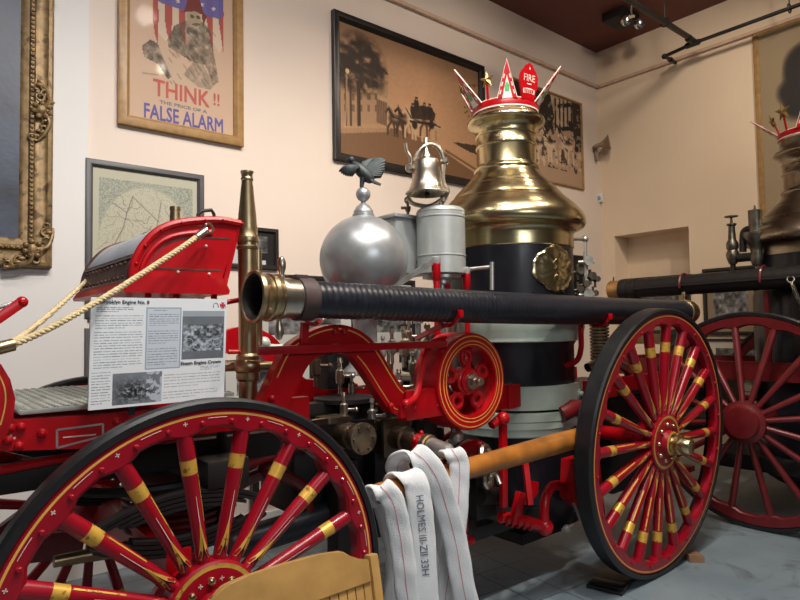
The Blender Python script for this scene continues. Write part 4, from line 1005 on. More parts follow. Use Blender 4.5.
MB().lathe((2.18, 2.45, 1.0), (0, 0, 1), [(.11, -.1), (.12, -.08), (.12, .06), (.08, .09), (.04, .12)], seg=24).cyl((2.18, 2.45, .6), (2.18, 2.45, .9), .05).build('pump_chamber', IRON, ENG)
# lubricators, cocks and rods behind the red arch
rr = random.Random(3)
def cock(x, y, z, s_, m, nm='oil_cup'):
    b = MB(); b.lathe((x, y, z), (0, 0, 1), [(.012 * s_, 0), (.012 * s_, .05 * s_), (.022 * s_, .06 * s_), (.026 * s_, .09 * s_), (.024 * s_, .13 * s_), (.012 * s_, .14 * s_), (.010 * s_, .17 * s_), (.016 * s_, .18 * s_), (.012 * s_, .20 * s_)], seg=16)
    b.cyl((x, y, z + .1 * s_), (x + .05 * s_, y - .04 * s_, z + .1 * s_), .010 * s_); b.sphere((x + .055 * s_, y - .045 * s_, z + .1 * s_), .015 * s_, seg=10); b.build(nm, m, ENG)
for px, py, Y, s_, m in ((392, 352, 2.45, .9, NICKEL), (404, 356, 2.5, 1.1, NICKEL), (413, 372, 2.4, .8, BRONZE), (399, 393, 2.35, .9, NICKEL), (426, 362, 2.5, .9, NICKEL), (383, 352, 2.35, .7, STEEL), (409, 340, 2.5, .8, NICKEL), (316, 374, 2.6, 1.0, BRONZE), (340, 382, 2.55, .9, NICKEL), (352, 392, 2.6, .8, NICKEL), (372, 420, 2.32, .8, STEEL), (344, 414, 2.36, .8, NICKEL), (408, 424, 2.3, .9, BRONZE), (430, 432, 2.36, .9, STEEL), (455, 432, 2.3, 1.0, STEEL)):
    p = at(px, py, y=Y); cock(p.x, Y, p.z - .06, s_, m)
for px, y0_, y1_, Y, r_, m in ((389, 345, 400, 2.55, .013, BRONZE), (418, 320, 400, 2.6, .016, STEEL), (427, 325, 400, 2.5, .010, BRONZE), (405, 325, 400, 2.62, .022, IRON), (443, 350, 420, 2.5, .03, IRON), (452, 325, 345, 2.5, .02, NICKEL), (412, 345, 395, 2.44, .012, PALE)):
    a_ = at(px, y0_, y=Y); b_ = at(px, y1_, y=Y); b = MB(); b.cyl(V((a_.x, Y, a_.z)), V((a_.x, Y, b_.z)), r_); b.lathe((a_.x, Y, a_.z - .02), (0, 0, 1), [(r_ * 1.8, 0), (r_ * 1.8, .02), (r_, .03)], seg=14); b.lathe((a_.x, Y, (a_.z + b_.z) / 2), (0, 0, 1), [(r_ * 1.7, 0), (r_ * 1.7, .05)], seg=14); b.build('pump_rod', m, ENG)
MB().box(at(340, 405, y=2.5), (.5, .08, .05)).build('cross_bar', IRON, ENG)
b = MB(); b.box(at(334, 370, y=2.75), (.16, .12, .2), bev=.02); b.cyl(at(313, 345, y=2.6), at(330, 345, y=2.6), .05); b.build('cross_head', IRON, ENG)
MB().tube([at(256, 338, y=2.6), at(262, 347, y=2.6), at(275, 349, y=2.6), at(290, 348, y=2.6)], .022).sphere(at(264, 343, y=2.6), .03).build('feed_pipe', PALE, ENG)
MB().lathe(at(280, 334, y=2.3), (0, 0, 1), [(.004, .09), (.006, .05), (.016, .03), (.02, .015), (.012, 0)], seg=14).build('pull_handle', NICKEL, ENG)
b = MB(); b.tube(spline([at(300, 415, y=2.5), at(330, 412, y=2.48), at(350, 418, y=2.46), at(372, 412, y=2.46), at(398, 416, y=2.45)], 5), .018); b.build('copper_line', DARKFIT, ENG)
b = MB(); b.tube(spline([at(452, 442, y=2.25), at(458, 425, y=2.28), at(456, 410, y=2.3)], 5), .022); b.sphere(at(457, 436, y=2.25), .036, seg=12); b.build('drain_pipe', STEEL, ENG)
# hanging arms below the boiler
b = MB(); z1_ = 1.01
p = at(503, 425, y=2.12); b.bar((p.x, 2.12, 1.04), (p.x - .01, 2.12, .56), .028, .04, up=(1, 0, 0), bev=.004); b.sphere((p.x - .02, 2.10, 1.02), .035, seg=12); b.tube([(p.x - .09, 2.12, .99), (p.x, 2.12, 1.03)], .022); b.build('hanger_arm', RED, ENG)
MB().bar((2.16, 2.12, .82), (2.14, 2.12, .50), .03, .04, up=(1, 0, 0)).lathe((2.14, 2.12, .46), (0, 0, 1), [(.06, 0), (.06, .012), (.02, .03)], seg=16).build('hanger_arm', RED, ENG)
b = MB(); b.tube(spline([at(462, 455, y=2.3), at(472, 448, y=2.25), at(482, 452, y=2.2), at(487, 462, y=2.15)], 5), .05, seg=12); b.build('suction_elbow', RED, ENG)
b = MB(); b.tube(spline([at(563, 486, y=2.1), at(553, 486, y=2.08), at(546, 496, y=2.06), at(544, 512, y=2.05), at(545, 526, y=2.05)], 6), .026, seg=12); b.sphere(at(545, 527, y=2.05), .045, seg=14)
b.tube([at(540, 525, y=2.06), at(520, 520, y=2.1), at(500, 517, y=2.14)], .030, seg=12); b.bar(at(521, 492, y=2.1), at(514, 524, y=2.1), .03, .06, up=(1, 0, 0), bev=.006); b.bar(at(525, 462, y=2.2), at(530, 505, y=2.15), .03, .03)
b.prism([(0, 0), (.09, .05), (.10, .11), (.03, .13)], at(526, 505, y=2.2), (1, 0, 0), (0, 0, 1), .03)
for k in range(5): b.torus(at(505 + k * 6, 518.5 + k * 1.2, y=2.13 - .012 * k), (1, -.5, 0), .032, .008, seg=14, k=6)
b.build('brake_crank', RED, ENG)
b = MB(); c0 = at(578, 487, y=2.05); P_ = [(-.06, .16), (.07, .16), (.085, .05), (.10, -.15), (.02, -.13), (-.085, -.05), (-.075, .04)]
b.prism(P_, c0, (1, 0, 0), (0, 0, 1), .13); b.prism([(-.01, .14), (.06, .15), (.075, .02), (.10, -.17), (.03, -.10), (-.03, .0)], c0 + V((.01, -.085, 0)), (1, 0, 0), (0, 0, 1), .03)
b.sphere(c0 + V((.03, -.11, 0)), .018, seg=10); b.sphere(c0 + V((-.015, -.11, .01)), .014, seg=10); b.build('brake_block', RED, ENG)
b = MB(); b.cyl(at(563, 530, y=2.0), at(582, 521, y=2.0), .010); b.hexnut(at(566, 529, y=2.0), at(582, 521, y=2.0) - at(563, 530, y=2.0), .022, .014); b.bar(at(582, 521, y=2.0), (2.97, 2.1, .6), .02, .02); b.build('brake_bolt', STEEL, ENG)
b = MB(); b.box((2.75, 2.57, .42), (.95, .7, .07), bev=.01); b.box((3.07, 2.57, .28), (.6, .6, .06)); b.cyl((2.35, 2.2, .62), (2.48, 2.2, .60), .045); b.box((2.42, 2.25, .60), (.16, .08, .22), bev=.01); b.build('ash_pan', IRON, ENG)
b = MB(); b.box((3.98, 2.57, .70), (.75, .74, .62), bev=.02); b.box((4.05, 2.57, 1.04), (.9, .86, .03), bev=.008); b.build('dark_filler_box', IRON, ENG)  # dark box added so the view through the rear spokes stays dark
b = MB(); b.box((4.38, 2.57, .42), (.42, .9, .04), bev=.006); b.bar((4.2, 2.2, .42), (4.2, 2.2, 1.03), .03, .03, up=(1, 0, 0)); b.bar((4.2, 2.94, .42), (4.2, 2.94, 1.03), .03, .03, up=(1, 0, 0)); b.build('rear_step', RED_OLD, ENG)
b = MB(); b.tube(spline([(3.42, 2.24, 1.22), (3.6, 2.2, 1.26), (3.8, 2.2, 1.2), (3.95, 2.25, 1.1)], 6), .03); b.sphere((3.62, 2.19, 1.26), .05, seg=14); b.build('injector_pipe', NICKEL, ENG)
b = MB(); b.tube(spline([at(492, 470, y=2.13), at(496, 474, y=2.12), at(500, 484, y=2.1)], 4), .014); b.torus(at(486, 457, y=2.1), (.3, -1, .2), .05, .016, seg=24, k=8); b.torus(at(488, 479, y=2.12), (.3, -1, .1), .04, .014, seg=24, k=8); b.build('drain_elbow', NICKEL, ENG)
MB().torus(at(556, 431, y=2.19), (0, -1, 0), .045, .008, seg=24, k=6).build('washout_ring', STEEL, BOI)
b = MB()
MB().tube([at(560, 415, y=2.16), at(572, 408, y=2.14), at(590, 408, y=2.14)], .05, seg=12).build('steam_pipe', RED_OLD, ENG)

# --- gauges and feed pipes at the back of the boiler
gx = 3.98
b = MB(); Yg = 2.75
q = lambda px, py, Y=Yg: at(px, py, y=Y)
b.tube([q(572, 239), q(583, 239), q(585, 241), q(585, 262)], .014); b.sphere(q(585, 239), .028, seg=12)
b.tube([q(585, 250), q(586, 300), q(583, 330)], .012); b.build('gauge_pipe', STEEL, ENG)
for px, py, s_ in ((586, 262, .05), (578, 272, .035), (590, 277, .04), (584, 285, .035), (595, 280, .03), (586, 295, .05), (578, 290, .03), (593, 294, .03)):
    b = MB(); p = q(px, py); b.sphere(p, s_ * .6, seg=14); b.cyl(p - right * .05 * (s_ / .04), p + right * .05 * (s_ / .04), s_ * .3); b.cyl(p - UZ * .06, p + UZ * .06, s_ * .3); b.lathe(p, V((-.5, -.8, .1)), [(s_ * .5, 0), (s_ * .5, .04), (s_ * .8, .045), (s_ * .8, .055)], seg=14); b.build('gauge_cock', STEEL if py in (262, 295) else DARKFIT, ENG)
b = MB(); p = q(586, 276); b.box(p + V((.03, .12, -.0)), (.30, .02, .36), bev=.004); b.build('gauge_board', IRON, ENG)
b = MB(); a_, b_ = at(599, 322, y=2.55), at(596, 396, y=2.55); N_ = 22
for k in range(N_):
    z = a_.z + (b_.z - a_.z) * k / N_; b.torus((a_.x, 2.55, z), (0, 0, 1), .062, .011, seg=20, k=6)
b.cyl((a_.x, 2.55, a_.z + .06), (a_.x, 2.55, b_.z - .03), .054); b.lathe((a_.x, 2.55, b_.z - .05), (0, 0, 1), [(.07, 0), (.07, .05)], seg=20)
b.build('ribbed_coil', BRONZE, ENG)
MB().cyl(at(571, 325, y=2.5), at(573, 410, y=2.5), .012).build('water_gauge', NICKEL, ENG)

# --- fore carriage seen between the front spokes
b = MB()
b.box((.95, YC, .98), (.16, .9, .10), bev=.01); b.bar((-.3, 2.32, 1.05), (1.75, 2.32, 1.02), .05, .10, bev=.006); b.bar((-.3, 2.82, 1.05), (1.75, 2.82, 1.02), .05, .10, bev=.006); b.build('under_beam', IRON, ENG)
MB().tube([at(-20, 474, y=2.28), at(205, 431, y=2.28)], .015).tube([at(-20, 452, y=2.28), at(60, 470, y=2.5)], .02).build('tie_rod', RED, ENG)
MB().torus((.80, YC, .93), (0, 0, 1), .30, .018, seg=48, k=8).build('fifth_wheel', IRON, ENG)
for Y in (2.15, 2.98):
    b = MB()
    for k in range(4):
        L_ = .30 - .04 * k
        for s_ in (-1, 1): b.band([(x, s_ * (.10 * (1 - (x / .36) ** 2) - .0 - .016 * k) + .0) for x in [L_ * (-1 + j / 6) for j in range(13)]], [(x, s_ * (.10 * (1 - (x / .36) ** 2) - .016 * k) - .012) for x in [L_ * (-1 + j / 6) for j in range(13)]], (.80, Y, .84), (1, 0, 0), (0, 0, 1), .05)
    b.build('leaf_spring', IRON, ENG)
b = MB()
for k in range(7): b.torus((.92, YC, .72 + .026 * k), (0, 0, 1), .20, .011, seg=32, k=6)
b.cyl((.92, YC, .70), (.92, YC, .9), .17); b.build('turntable', RED_OLD, ENG)
MB().tube([(1.05, 2.36, .96), (1.25, 2.36, .99), (1.62, 2.40, 1.02)], .045, seg=14).lathe((1.26, 2.36, .99), (1, 0, .1), [(.06, 0), (.06, .03)], seg=18).build('suction_main', RED, ENG)
b = MB(); b.box((1.0, 2.42, .93), (.14, .2, .24), bev=.02); b.cyl((1.0, 2.3, .75), (1.0, 2.3, 1.15), .02); b.build('tool_box', IRON, ENG)
MB().tube(spline([(1.05, 2.5, .68), (1.1, 2.45, .82), (1.25, 2.42, .88), (1.42, 2.42, .80), (1.46, 2.42, .68)], 6), .028, seg=10).sphere((1.25, 2.41, .90), .04, seg=12).build('guard_hoop', RED_OLD, ENG)
MB().bar((.02, 2.5, .80), (.6, 2.75, .65), .04, .10).bar((.1, 2.9, .55), (.7, 2.9, .95), .04, .05).build('pole_socket', RED_OLD, ENG)
MB().tube([(1.10, 2.45, .60), (1.5, 2.42, .63), (2.0, 2.40, .68)], .062, seg=16).build('lower_suction_pipe', HOSEBLK, ENG)
MB().lathe((.45, 2.45, .70), (1, 0, -.05), [(.02, 0), (.022, .05), (.03, .3), (.04, .34), (.04, .45)], seg=20).build('brass_branch', OLDBRASS, ENG)
# ------------------------------------------------------------------ crowns on the smokestacks
def crown(cx_, cy_, zc_, label, view, spec_):
    r = thing('smokestack_crown', label, 'crown', (cx_, cy_, zc_), 'red crowns on the smokestacks')
    c0 = V((cx_, cy_, zc_)); Rr = .213
    MB().lathe(c0, (0, 0, 1), [(Rr - .012, 0), (Rr, 0), (Rr, .010), (Rr - .002, .012), (Rr, .014), (Rr + .002, .05), (Rr - .001, .056), (Rr - .012, .056)], seg=64, closed=True, mis=[0, 1, 0, 0, 0, 1, 0, 0]).build('crown_band', [RED, WHITE], r)
    vd = V((view[0], view[1], 0)).normalized(); vr = V((-vd.y, vd.x, 0))       # vd: towards the visitor, vr: to the visitor's right
    def frame(phi, lean):
        a = math.radians(phi); d = vd * math.cos(a) + vr * math.sin(a); t = -vd * math.sin(a) + vr * math.cos(a)
        up = (UZ * math.cos(math.radians(lean)) + d * math.sin(math.radians(lean))).normalized()
        return c0 + d * (Rr - .004) + UZ * .045, t, up
    for kind, phi, lean, h, w in spec_:
        o, t, up = frame(phi, lean)
        if kind == 'point':
            tri = lambda b_, t_, hh: [(-b_, t_), (b_, t_), (0, hh)]
            b = MB(); b.prism(tri(w, 0, h), o, t, up, .006, mi=1); b.prism(tri(w * .93, .0, h * .965), o, t, up, .012, mi=0)
            b.prism(tri(w * .50, .0, h * .58), o, t, up, .014, mi=1); b.prism(tri(w * .38, .0, h * .48), o, t, up, .016, mi=2); b.prism([(-w * .2, h * .16), (w * .2, h * .16), (w * .24, h * .3), (0, h * .42), (-w * .24, h * .3)], o, t, up, .018, mi=3)
            for s_ in (-1, 1):
                for k in range(3): b.prism([(s_ * w * (.70 - .18 * k) - .004, h * (.10 + .2 * k)), (s_ * w * (.70 - .18 * k) + .004, h * (.10 + .2 * k)), (s_ * w * (.60 - .18 * k) + .004, h * (.20 + .2 * k)), (s_ * w * (.60 - .18 * k) - .004, h * (.20 + .2 * k))], o, t, up, .0155, mi=1)
            b.build('crown_point', [RED, WHITE, PAPER, CROWNG], r)
        elif kind == 'star':
            b = MB(); n_ = t.cross(up); cs = o + up * (h - w * .2)
            b.bar(o, cs, .008, .014, up=t, mi=0)
            P_ = [(math.sin(k * PI / 5) * w * (1 if k % 2 == 0 else .42), math.cos(k * PI / 5) * w * (1 if k % 2 == 0 else .42)) for k in range(10)]
            ring = [b.vert(cs + t * x + up * z) for x, z in P_]; A_ = b.vert(cs + n_ * .018); B_ = b.vert(cs - n_ * .018)
            for k in range(10): b.face((ring[k], ring[(k + 1) % 10], A_), 1); b.face((ring[(k + 1) % 10], ring[k], B_), 1)
            b.build('star', [RED, MEDAL], r, sharp=10)
        else:
            P_ = [(-.06, 0), (.06, 0), (.068, .05), (.085, .10), (.088, .17), (.066, .215), (.05, .225), (.032, .255), (.0, .275), (-.032, .255), (-.05, .225), (-.066, .215), (-.088, .17), (-.085, .10), (-.068, .05)]
            P_ = [(x * w, z * h) for x, z in P_]
            b = MB(); b.prism(P_, o, t, up, .014)
            s_ = b.build('fire_shield', RED, r); n_ = t.cross(up)
            text('shield_lettering', 'FIRE', o - t * .055 * w + up * .135 * h + n_ * .0075, t, up, .042, WHITE, s_, width=.11 * w)
            MB().bar(o - t * .018 + up * .115 * h + n_ * .008, o + t * .018 + up * .115 * h + n_ * .008, .002, .006, up=up).build('shield_dash', WHITE, s_)
            b = MB()
            b.prism([(x * w, z * h) for x, z in [(-.055, .04), (-.02, .046), (.02, .046), (.055, .04), (.058, .075), (.02, .083), (-.02, .083), (-.058, .075)]], o, t, up, .017)
            for k in range(5): b.prism([(x * w, z * h) for x, z in [(-.045 + .019 * k, .048), (-.033 + .019 * k, .048), (-.033 + .019 * k, .074), (-.045 + .019 * k, .074)]], o, t, up, .019, mi=1)
            MB().prism([(-.008 * w, .225 * h), (.008 * w, .225 * h), (0, .245 * h)], o, t, up, .017).build('shield_mark', WHITE, s_)
            b.build('shield_banner', [WHITE, RED], s_)
    return r
S1 = [('point', 4, 5, .245, .064), ('shield', 42, 6, .82, .84), ('point', 74, 36, .27, .055), ('point', -60, 34, .27, .075), ('star', -30, 4, .145, .055), ('point', -100, 28, .17, .05), ('star', -75, 30, .16, .05), ('point', 130, 10, .12, .05), ('point', -150, 10, .12, .05)]
crown(BX, YC, zb(117.5), 'red fire crown with tall points and FIRE shield on the near brass smokestack', (-BX, -YC), S1)

# ------------------------------------------------------------------ the black suction hose on the near side
r = thing('suction_hose', 'long black rubber suction hose with open brass mouth along the red engine side', 'hose', (2.7, HY, 1.5), 'suction hoses carried on the engines')
HX0 = at(251, 297, y=HY).x; HX1 = at(688, 303, y=HY).x; za, zb_ = 1.618, 1.572
hz = lambda x: za + (zb_ - za) * (x - HX0) / (HX1 - HX0) - .012 * math.sin(PI * (x - HX0) / (HX1 - HX0))
d_ = V((1, 0, (hz(HX0 + .3) - hz(HX0)) / .3)).normalized(); m0 = V((HX0, HY, hz(HX0)))
MB().lathe(m0, d_, [(.01, .17), (.068, .16), (.074, .03), (.084, .006), (.090, 0), (.096, .004), (.097, .018), (.092, .024), (.086, .032), (.083, .058), (.089, .062), (.089, .078), (.083, .083), (.080, .10)], seg=48, mis=[1, 1, 1, 0, 0, 0, 0, 0, 0, 0, 0, 0, 0, 0]).build('brass_mouth', [OLDBRASS, BORE], r)
MB().lathe(m0, d_, [(.075, .098), (.084, .101), (.084, .113), (.077, .117), (.075, .195), (.060, .20)], seg=44).build('steel_cuff', NICKEL, r)
for (dx, up_) in ((.125, 1), (.112, -1)):
    b = MB(); b.lathe(m0 + d_ * dx + UZ * .07 * up_, (0, 0, up_), [(.014, 0), (.010, .012), (.009, .018), (.016, .045), (.017, .065), (.010, .082), (.002, .086)], seg=16)
    b.build('coupling_lug', NICKEL, r)
b = MB(); rings = []; N_ = 560; L_ = HX1 - HX0 - .27
for i in range(N_ + 1):
    x = HX0 + .185 + L_ * i / N_; t = i / N_
    rr_ = .072 + .010 * min(1, t * 2.2) + (.0009 * math.sin(i * 2 * PI / 5.0) * (1 if t < .35 else .25)); 
    if i in (0, N_): rr_ *= .9
    rings.append([V((x, HY, hz(x))) + V((0, math.cos(2 * PI * j / 28), math.sin(2 * PI * j / 28))) * rr_ for j in range(28)])
b.loft(rings); b.build('rubber_hose', HOSEBLK, r, sharp=60)
b = MB(); xs_ = HX0 + .215; b.lathe((xs_, HY, hz(xs_)), (1, 0, 0), [(.070, -.035), (.083, -.033), (.083, .033), (.070, .035)], seg=36); b.box((xs_ - .02, HY, hz(xs_) + .085), (.05, .06, .012)); b.build('leather_strap', mat('brown_leather', (.06, .035, .035), rough=.6, var=.3), r)
e1 = V((HX1, HY, hz(HX1)))
MB().lathe(e1, (1, 0, 0), [(.078, -.10), (.088, -.095), (.088, -.03), (.08, -.025), (.086, -.01), (.080, .01), (.06, .035), (.03, .045), (.028, .06), (.001, .065)], seg=36).lathe(e1 + V((-.06, 0, .08)), (0, 0, 1), [(.012, 0), (.009, .02), (.016, .04), (.012, .06), (.002, .065)], seg=14).build('end_cap', OLDBRASS, r)

# ------------------------------------------------------------------ upright brass nozzle and the farther one
def nozzle(px, Y, ptip, pbot, label, pr, nm='brass_nozzle'):
    t = at(px, ptip, y=Y); z0_, z1_ = at(px, pbot, y=Y).z, t.z
    r = thing(nm, label, 'nozzle', (t.x, Y, z0_), 'brass nozzles standing on the near engine')
    def zz(p): return at(px, p, y=Y).z
    MB().lathe((t.x, Y, 0), (0, 0, 1), [(rd, zz(p)) for p, rd in pr], seg=36).build('tube', OLDBRASS, r)
    return r, t.x, zz
r, nx, zz = nozzle(247, 2.25, 171.5, 402, 'tall upright brass play pipe nozzle between the driver box and hose mouth',
    [(402, .036), (372, .036), (371, .036), (302, .036), (262, .037), (250, .038), (249, .043), (247, .044), (246, .040), (243, .040), (242, .045), (239.5, .046), (237, .045), (235.5, .041), (228, .040), (210, .033), (190, .025), (181, .0215), (180, .0245), (178.5, .0245), (177.5, .022), (174, .023), (173, .026), (171.5, .026), (171.4, .017), (185, .013)])
b = MB(); zc_ = zz(366); b.sphere((nx, 2.25, zc_), .056, seg=20, sx=(1, 1, .8)); b.lathe((nx, 2.25, zc_), (0, 0, 1), [(.036, -.06), (.046, -.05), (.046, .04), (.036, .05)], seg=24)
b.tube([V((nx, 2.25, zc_)) - right * .13, V((nx, 2.25, zc_)) + right * .12], [.022, .016], seg=10); b.cyl((nx, 2.25, zz(362)), (nx, 2.25, zz(354)), .03); b.build('valve_joint', OLDBRASS, r)
p = at(259, 262, y=2.3); b = MB(); b.cyl((p.x, 2.31, at(259, 345, y=2.31).z), (p.x, 2.31, at(259, 249, y=2.31).z), .017); b.build('side_tube', OLDBRASS, r)
t = at(174, 204, y=2.95)
r2 = thing('brass_nozzle', 'brass nozzle tip sticking up behind the driver box in front of the map', 'nozzle', (t.x, 3.02, 1.3), 'brass nozzles standing on the near engine')
MB().lathe((t.x + .03, 3.02, 0), (0, 0, 1), [(.036, 1.3), (.034, 1.75), (.028, t.z - .10), (.024, t.z - .02), (.026, t.z - .018), (.026, t.z), (.016, t.z), (.014, t.z - .05)], seg=26).build('tube', OLDBRASS, r2)

# ------------------------------------------------------------------ information sign
TLc, TRc, BRc, BLc = at(97.5, 297.5, y=2.02), at(230.5, 299.5, y=2.02), at(225, 403.5, y=2.05), at(88, 410.5, y=2.05)
r = thing('information_sign', 'white printed information sign about the steam engine and its crown', 'sign', (TLc + BRc) / 2 - UZ * .2)
u_ = (TRc - TLc).normalized(); W = ((TRc - TLc).length + (BRc - BLc).length) / 2; v_ = (TLc - BLc); v_ = (v_ - u_ * v_.dot(u_)).normalized(); H = (TLc - BLc).length
o_ = BLc.copy()
c = Canvas(330, 256, (.95, .965, .98))
sxp = lambda a: (a - 55) / 685.0
syp = lambda b_: 1 - (b_ - 45) / 545.0
def para(x0_, x1_, y0_, y1_, n_, dark=(.38, .42, .48), al=.75):
    for k in range(n_):
        yy_ = y0_ + (y1_ - y0_) * (k + .5) / n_; x = x0_
        while x < x1_ - 6:
            wl = c.r.uniform(12, 40); e_ = min(x + wl, x1_ if k < n_ - 1 else x0_ + (x1_ - x0_) * .6)
            if e_ > x: c.rect(sxp(x), syp(yy_ + 2.2), sxp(e_), syp(yy_ - 2.0), dark, al * c.r.uniform(.5, 1))
            x += wl + 4
para(80, 250, 88, 118, 3); para(75, 300, 128, 200, 6); para(72, 298, 208, 395, 14); para(65, 150, 405, 570, 12)
c.rect(sxp(312), syp(408), sxp(490), syp(92), (.62, .68, .76)); c.rect(sxp(318), syp(402), sxp(484), syp(98), (.83, .86, .90))
para(350, 460, 103, 112, 1); para(330, 478, 122, 190, 6); para(325, 476, 208, 280, 6); para(322, 474, 298, 392, 7)
para(410, 712, 435, 512, 5, al=.6); para(600, 710, 404, 428, 3, al=.6); para(405, 700, 525, 570, 3, al=.6)
g1, g2 = c.nz(9, 5), c.nz(40, 6, 3)
m_ = (c.X > sxp(498)) & (c.X < sxp(728)) & (c.Y > syp(366)) & (c.Y < syp(108)); yk = (c.Y - syp(372)) / (syp(108) - syp(372)); xk = (c.X - sxp(498)) / (sxp(728) - sxp(498))
val = .52 - .12 * g1; val = np.where(yk > .88, .68, val); val = np.where((yk > .18) & (yk < .72) & (abs(xk - .5) < .48), .22 + .62 * np.clip(g2 * 1.8 - .45, 0, 1), val)
c.a = np.where(m_[..., None], np.stack([val * .95, val, val * 1.06], -1), c.a)
for xk_, yk_ in ((.16, .36), (.84, .34), (.36, .30), (.64, .30)):
    X_ = sxp(498) + xk_ * (sxp(728) - sxp(498)); Y_ = syp(372) + yk_ * (syp(108) - syp(372)); rr_ = np.hypot((c.X - X_) * W, (c.Y - Y_) * H); c.mix(np.clip(1 - abs(rr_ - .014) * 400, 0, 1), (.75, .78, .82))
m_ = (c.X > sxp(160)) & (c.X < sxp(400)) & (c.Y > syp(578)) & (c.Y < syp(420)); g3 = c.nz(70, 44, 3); val = .62 - .25 * g1; xk2 = (c.X - sxp(160)) / (sxp(400) - sxp(160)); yk2 = (c.Y - syp(578)) / (syp(420) - syp(578)); blob_ = np.exp(-((xk2 - .45) / .32) ** 2 - ((yk2 - .4) / .3) ** 2); val = val + (np.clip(g3 * 2.4 - .9, 0, 1) - .55) * .75 * blob_; val = np.where((xk2 > .68) & (g2 > .5), .78, val)
c.a = np.where(m_[..., None], np.stack([val * .95, val, val * 1.06], -1), c.a)
c.sheet('sign_face', o_ + u_.cross(v_) * .002, u_, v_, W, H, PRINT, r)
MB().box(o_ + u_ * W / 2 + v_ * H / 2 - u_.cross(v_) * .006, (W, .008, H), Matrix((u_, -u_.cross(v_), v_)).transposed()).build('sign_board', PLASTIC, r)
sp = lambda a, b_: o_ + u_ * W * sxp(a) + v_ * H * syp(b_) + u_.cross(v_) * .0022
text('heading', 'Brooklyn Engine No. 8', sp(98, 74), u_, v_, .0105, INK, r, width=W * 228 / 685, th=.0006, bold=.022)
text('heading', 'Steam Engine Crown', sp(494, 394), u_, v_, .0105, INK, r, width=W * 220 / 685, th=.0006, bold=.035)
b = MB(); k0 = sp(716, 78); 
b.prism([(-.006, -.011), (0, -.009), (.006, -.011), (.0025, -.0025), (.011, -.006), (.009, 0), (.011, .006), (.0025, .0025), (.006, .011), (0, .009), (-.006, .011), (-.0025, .0025), (-.011, .006), (-.009, 0), (-.011, -.006), (-.0025, -.0025)], k0, u_, v_, .0012)
for k in range(0): a = PI / 4 + k * PI / 2; b.prism([(x * .0045 + math.cos(a) * .007, z * .0045 + math.sin(a) * .007) for x, z in [(math.cos(q), math.sin(q)) for q in [i * PI / 5 for i in range(10)]]], k0, u_, v_, .001)
b.build('red_emblem', mat('emblem_red', (.62, .01, .03), rough=.6), r)
b = MB(); k0 = sp(677, 80); b.torus(k0, u_.cross(v_), .0085, .0008, seg=20, k=5, a0=-.3, a1=PI + .3, ref=u_)
for s_ in (-1, 1): b.bar(k0 + u_ * .0085 * s_ - v_ * .001, k0 + u_ * .0085 * s_ - v_ * .007, .003, .001, up=u_.cross(v_))
b.build('headphone_symbol', GREYINK, r)
b = MB(); b.bar(o_ + u_ * W * .7 - u_.cross(v_) * .012 + v_ * .02, o_ + u_ * W * .7 - u_.cross(v_) * .012 - v_ * .06, .02, .012); b.bar(o_ + u_ * W * .3 - u_.cross(v_) * .012 + v_ * .02, o_ + u_ * W * .3 - u_.cross(v_) * .012 - v_ * .03, .02, .012); b.build('sign_clip', IRON, r)

# ------------------------------------------------------------------ ropes from the driver box to the left
def rope(pts, label, rr_=.0095):
    P_ = spline(pts, 26); b = MB(); T_ = 0; L = 0
    S_ = [0]
    for a_, b_ in zip(P_[:-1], P_[1:]): S_.append(S_[-1] + (b_ - a_).length)
    for k in range(3):
        q = []
        for i, p_ in enumerate(P_):
            t_ = (P_[min(i + 1, len(P_) - 1)] - P_[max(0, i - 1)]).normalized(); x_, y_, _ = frame_of(t_); a = S_[i] / .045 * 2 * PI + k * 2 * PI / 3
            q.append(p_ + (x_ * math.cos(a) + y_ * math.sin(a)) * rr_ * .5)
        b.tube(q, rr_ * .62, seg=6)
    r = thing('rope', label, 'rope', pts[0], 'ropes round the driver box'); b.build('twisted_strand', ROPE, r, sharp=70)
    return r
ra = [at(204, 232, y=2.175), at(178, 250, y=2.13), at(150, 268.5, y=2.09), at(100, 300, y=2.0), at(50, 328, y=1.92), at(12, 345, y=1.87)]
r = rope(ra, 'yellow rope sloping across the front of the red driver box')
a_, b_ = ra[0], ra[1]; d_ = (a_ - b_).normalized(); MB().cyl(a_ - d_ * .045, a_ + d_ * .012, .0145).torus(a_ + d_ * .03, (.3, -1, 0), .018, .005, seg=16, k=6).build('end_ferrule', NICKEL, r)
a_, b_ = ra[-1], at(-40, 358, y=1.83); d_ = (b_ - a_).normalized(); MB().cyl(a_ - d_ * .002, a_ + d_ * .05, .017).tube([a_ + d_ * .05, b_], .012).build('end_ferrule', OLDBRASS, r)
r = rope([(.80, 2.95, 1.80), at(98, 271, y=2.93), at(82, 285, y=2.8), at(50, 314, y=2.35), at(20, 338, y=1.99), at(12, 342, y=1.90)], 'yellow rope coming round the far tin front of the driver box')
MB().torus((.80, 2.95, 1.80), (0, 1, 0), .018, .006, seg=14, k=6).build('eye_ring', NICKEL, r)

# ------------------------------------------------------------------ wooden pole with the white hose hung over it
pa, pb = at(377, 494, y=1.95), at(584, 436, y=1.95)
r = thing('wooden_pole', 'orange varnished wooden pole running from the white hose to the rear wheel', 'pole', (pa + pb) / 2 - UZ * .1)
MB().lathe(pa, pb - pa, [(.034, 0), (.041, .006), (.044, .3), (.050, .8), (.053, 1.2), (.052, (pb - pa).length - .01), (.05, (pb - pa).length)], seg=30).build('pole_shaft', WOOD, r)
MB().lathe(pa + (pb - pa) * .985, pb - pa, [(.058, -.02), (.066, -.018), (.066, .05), (.05, .055)], seg=28).build('end_socket', IRON, r)

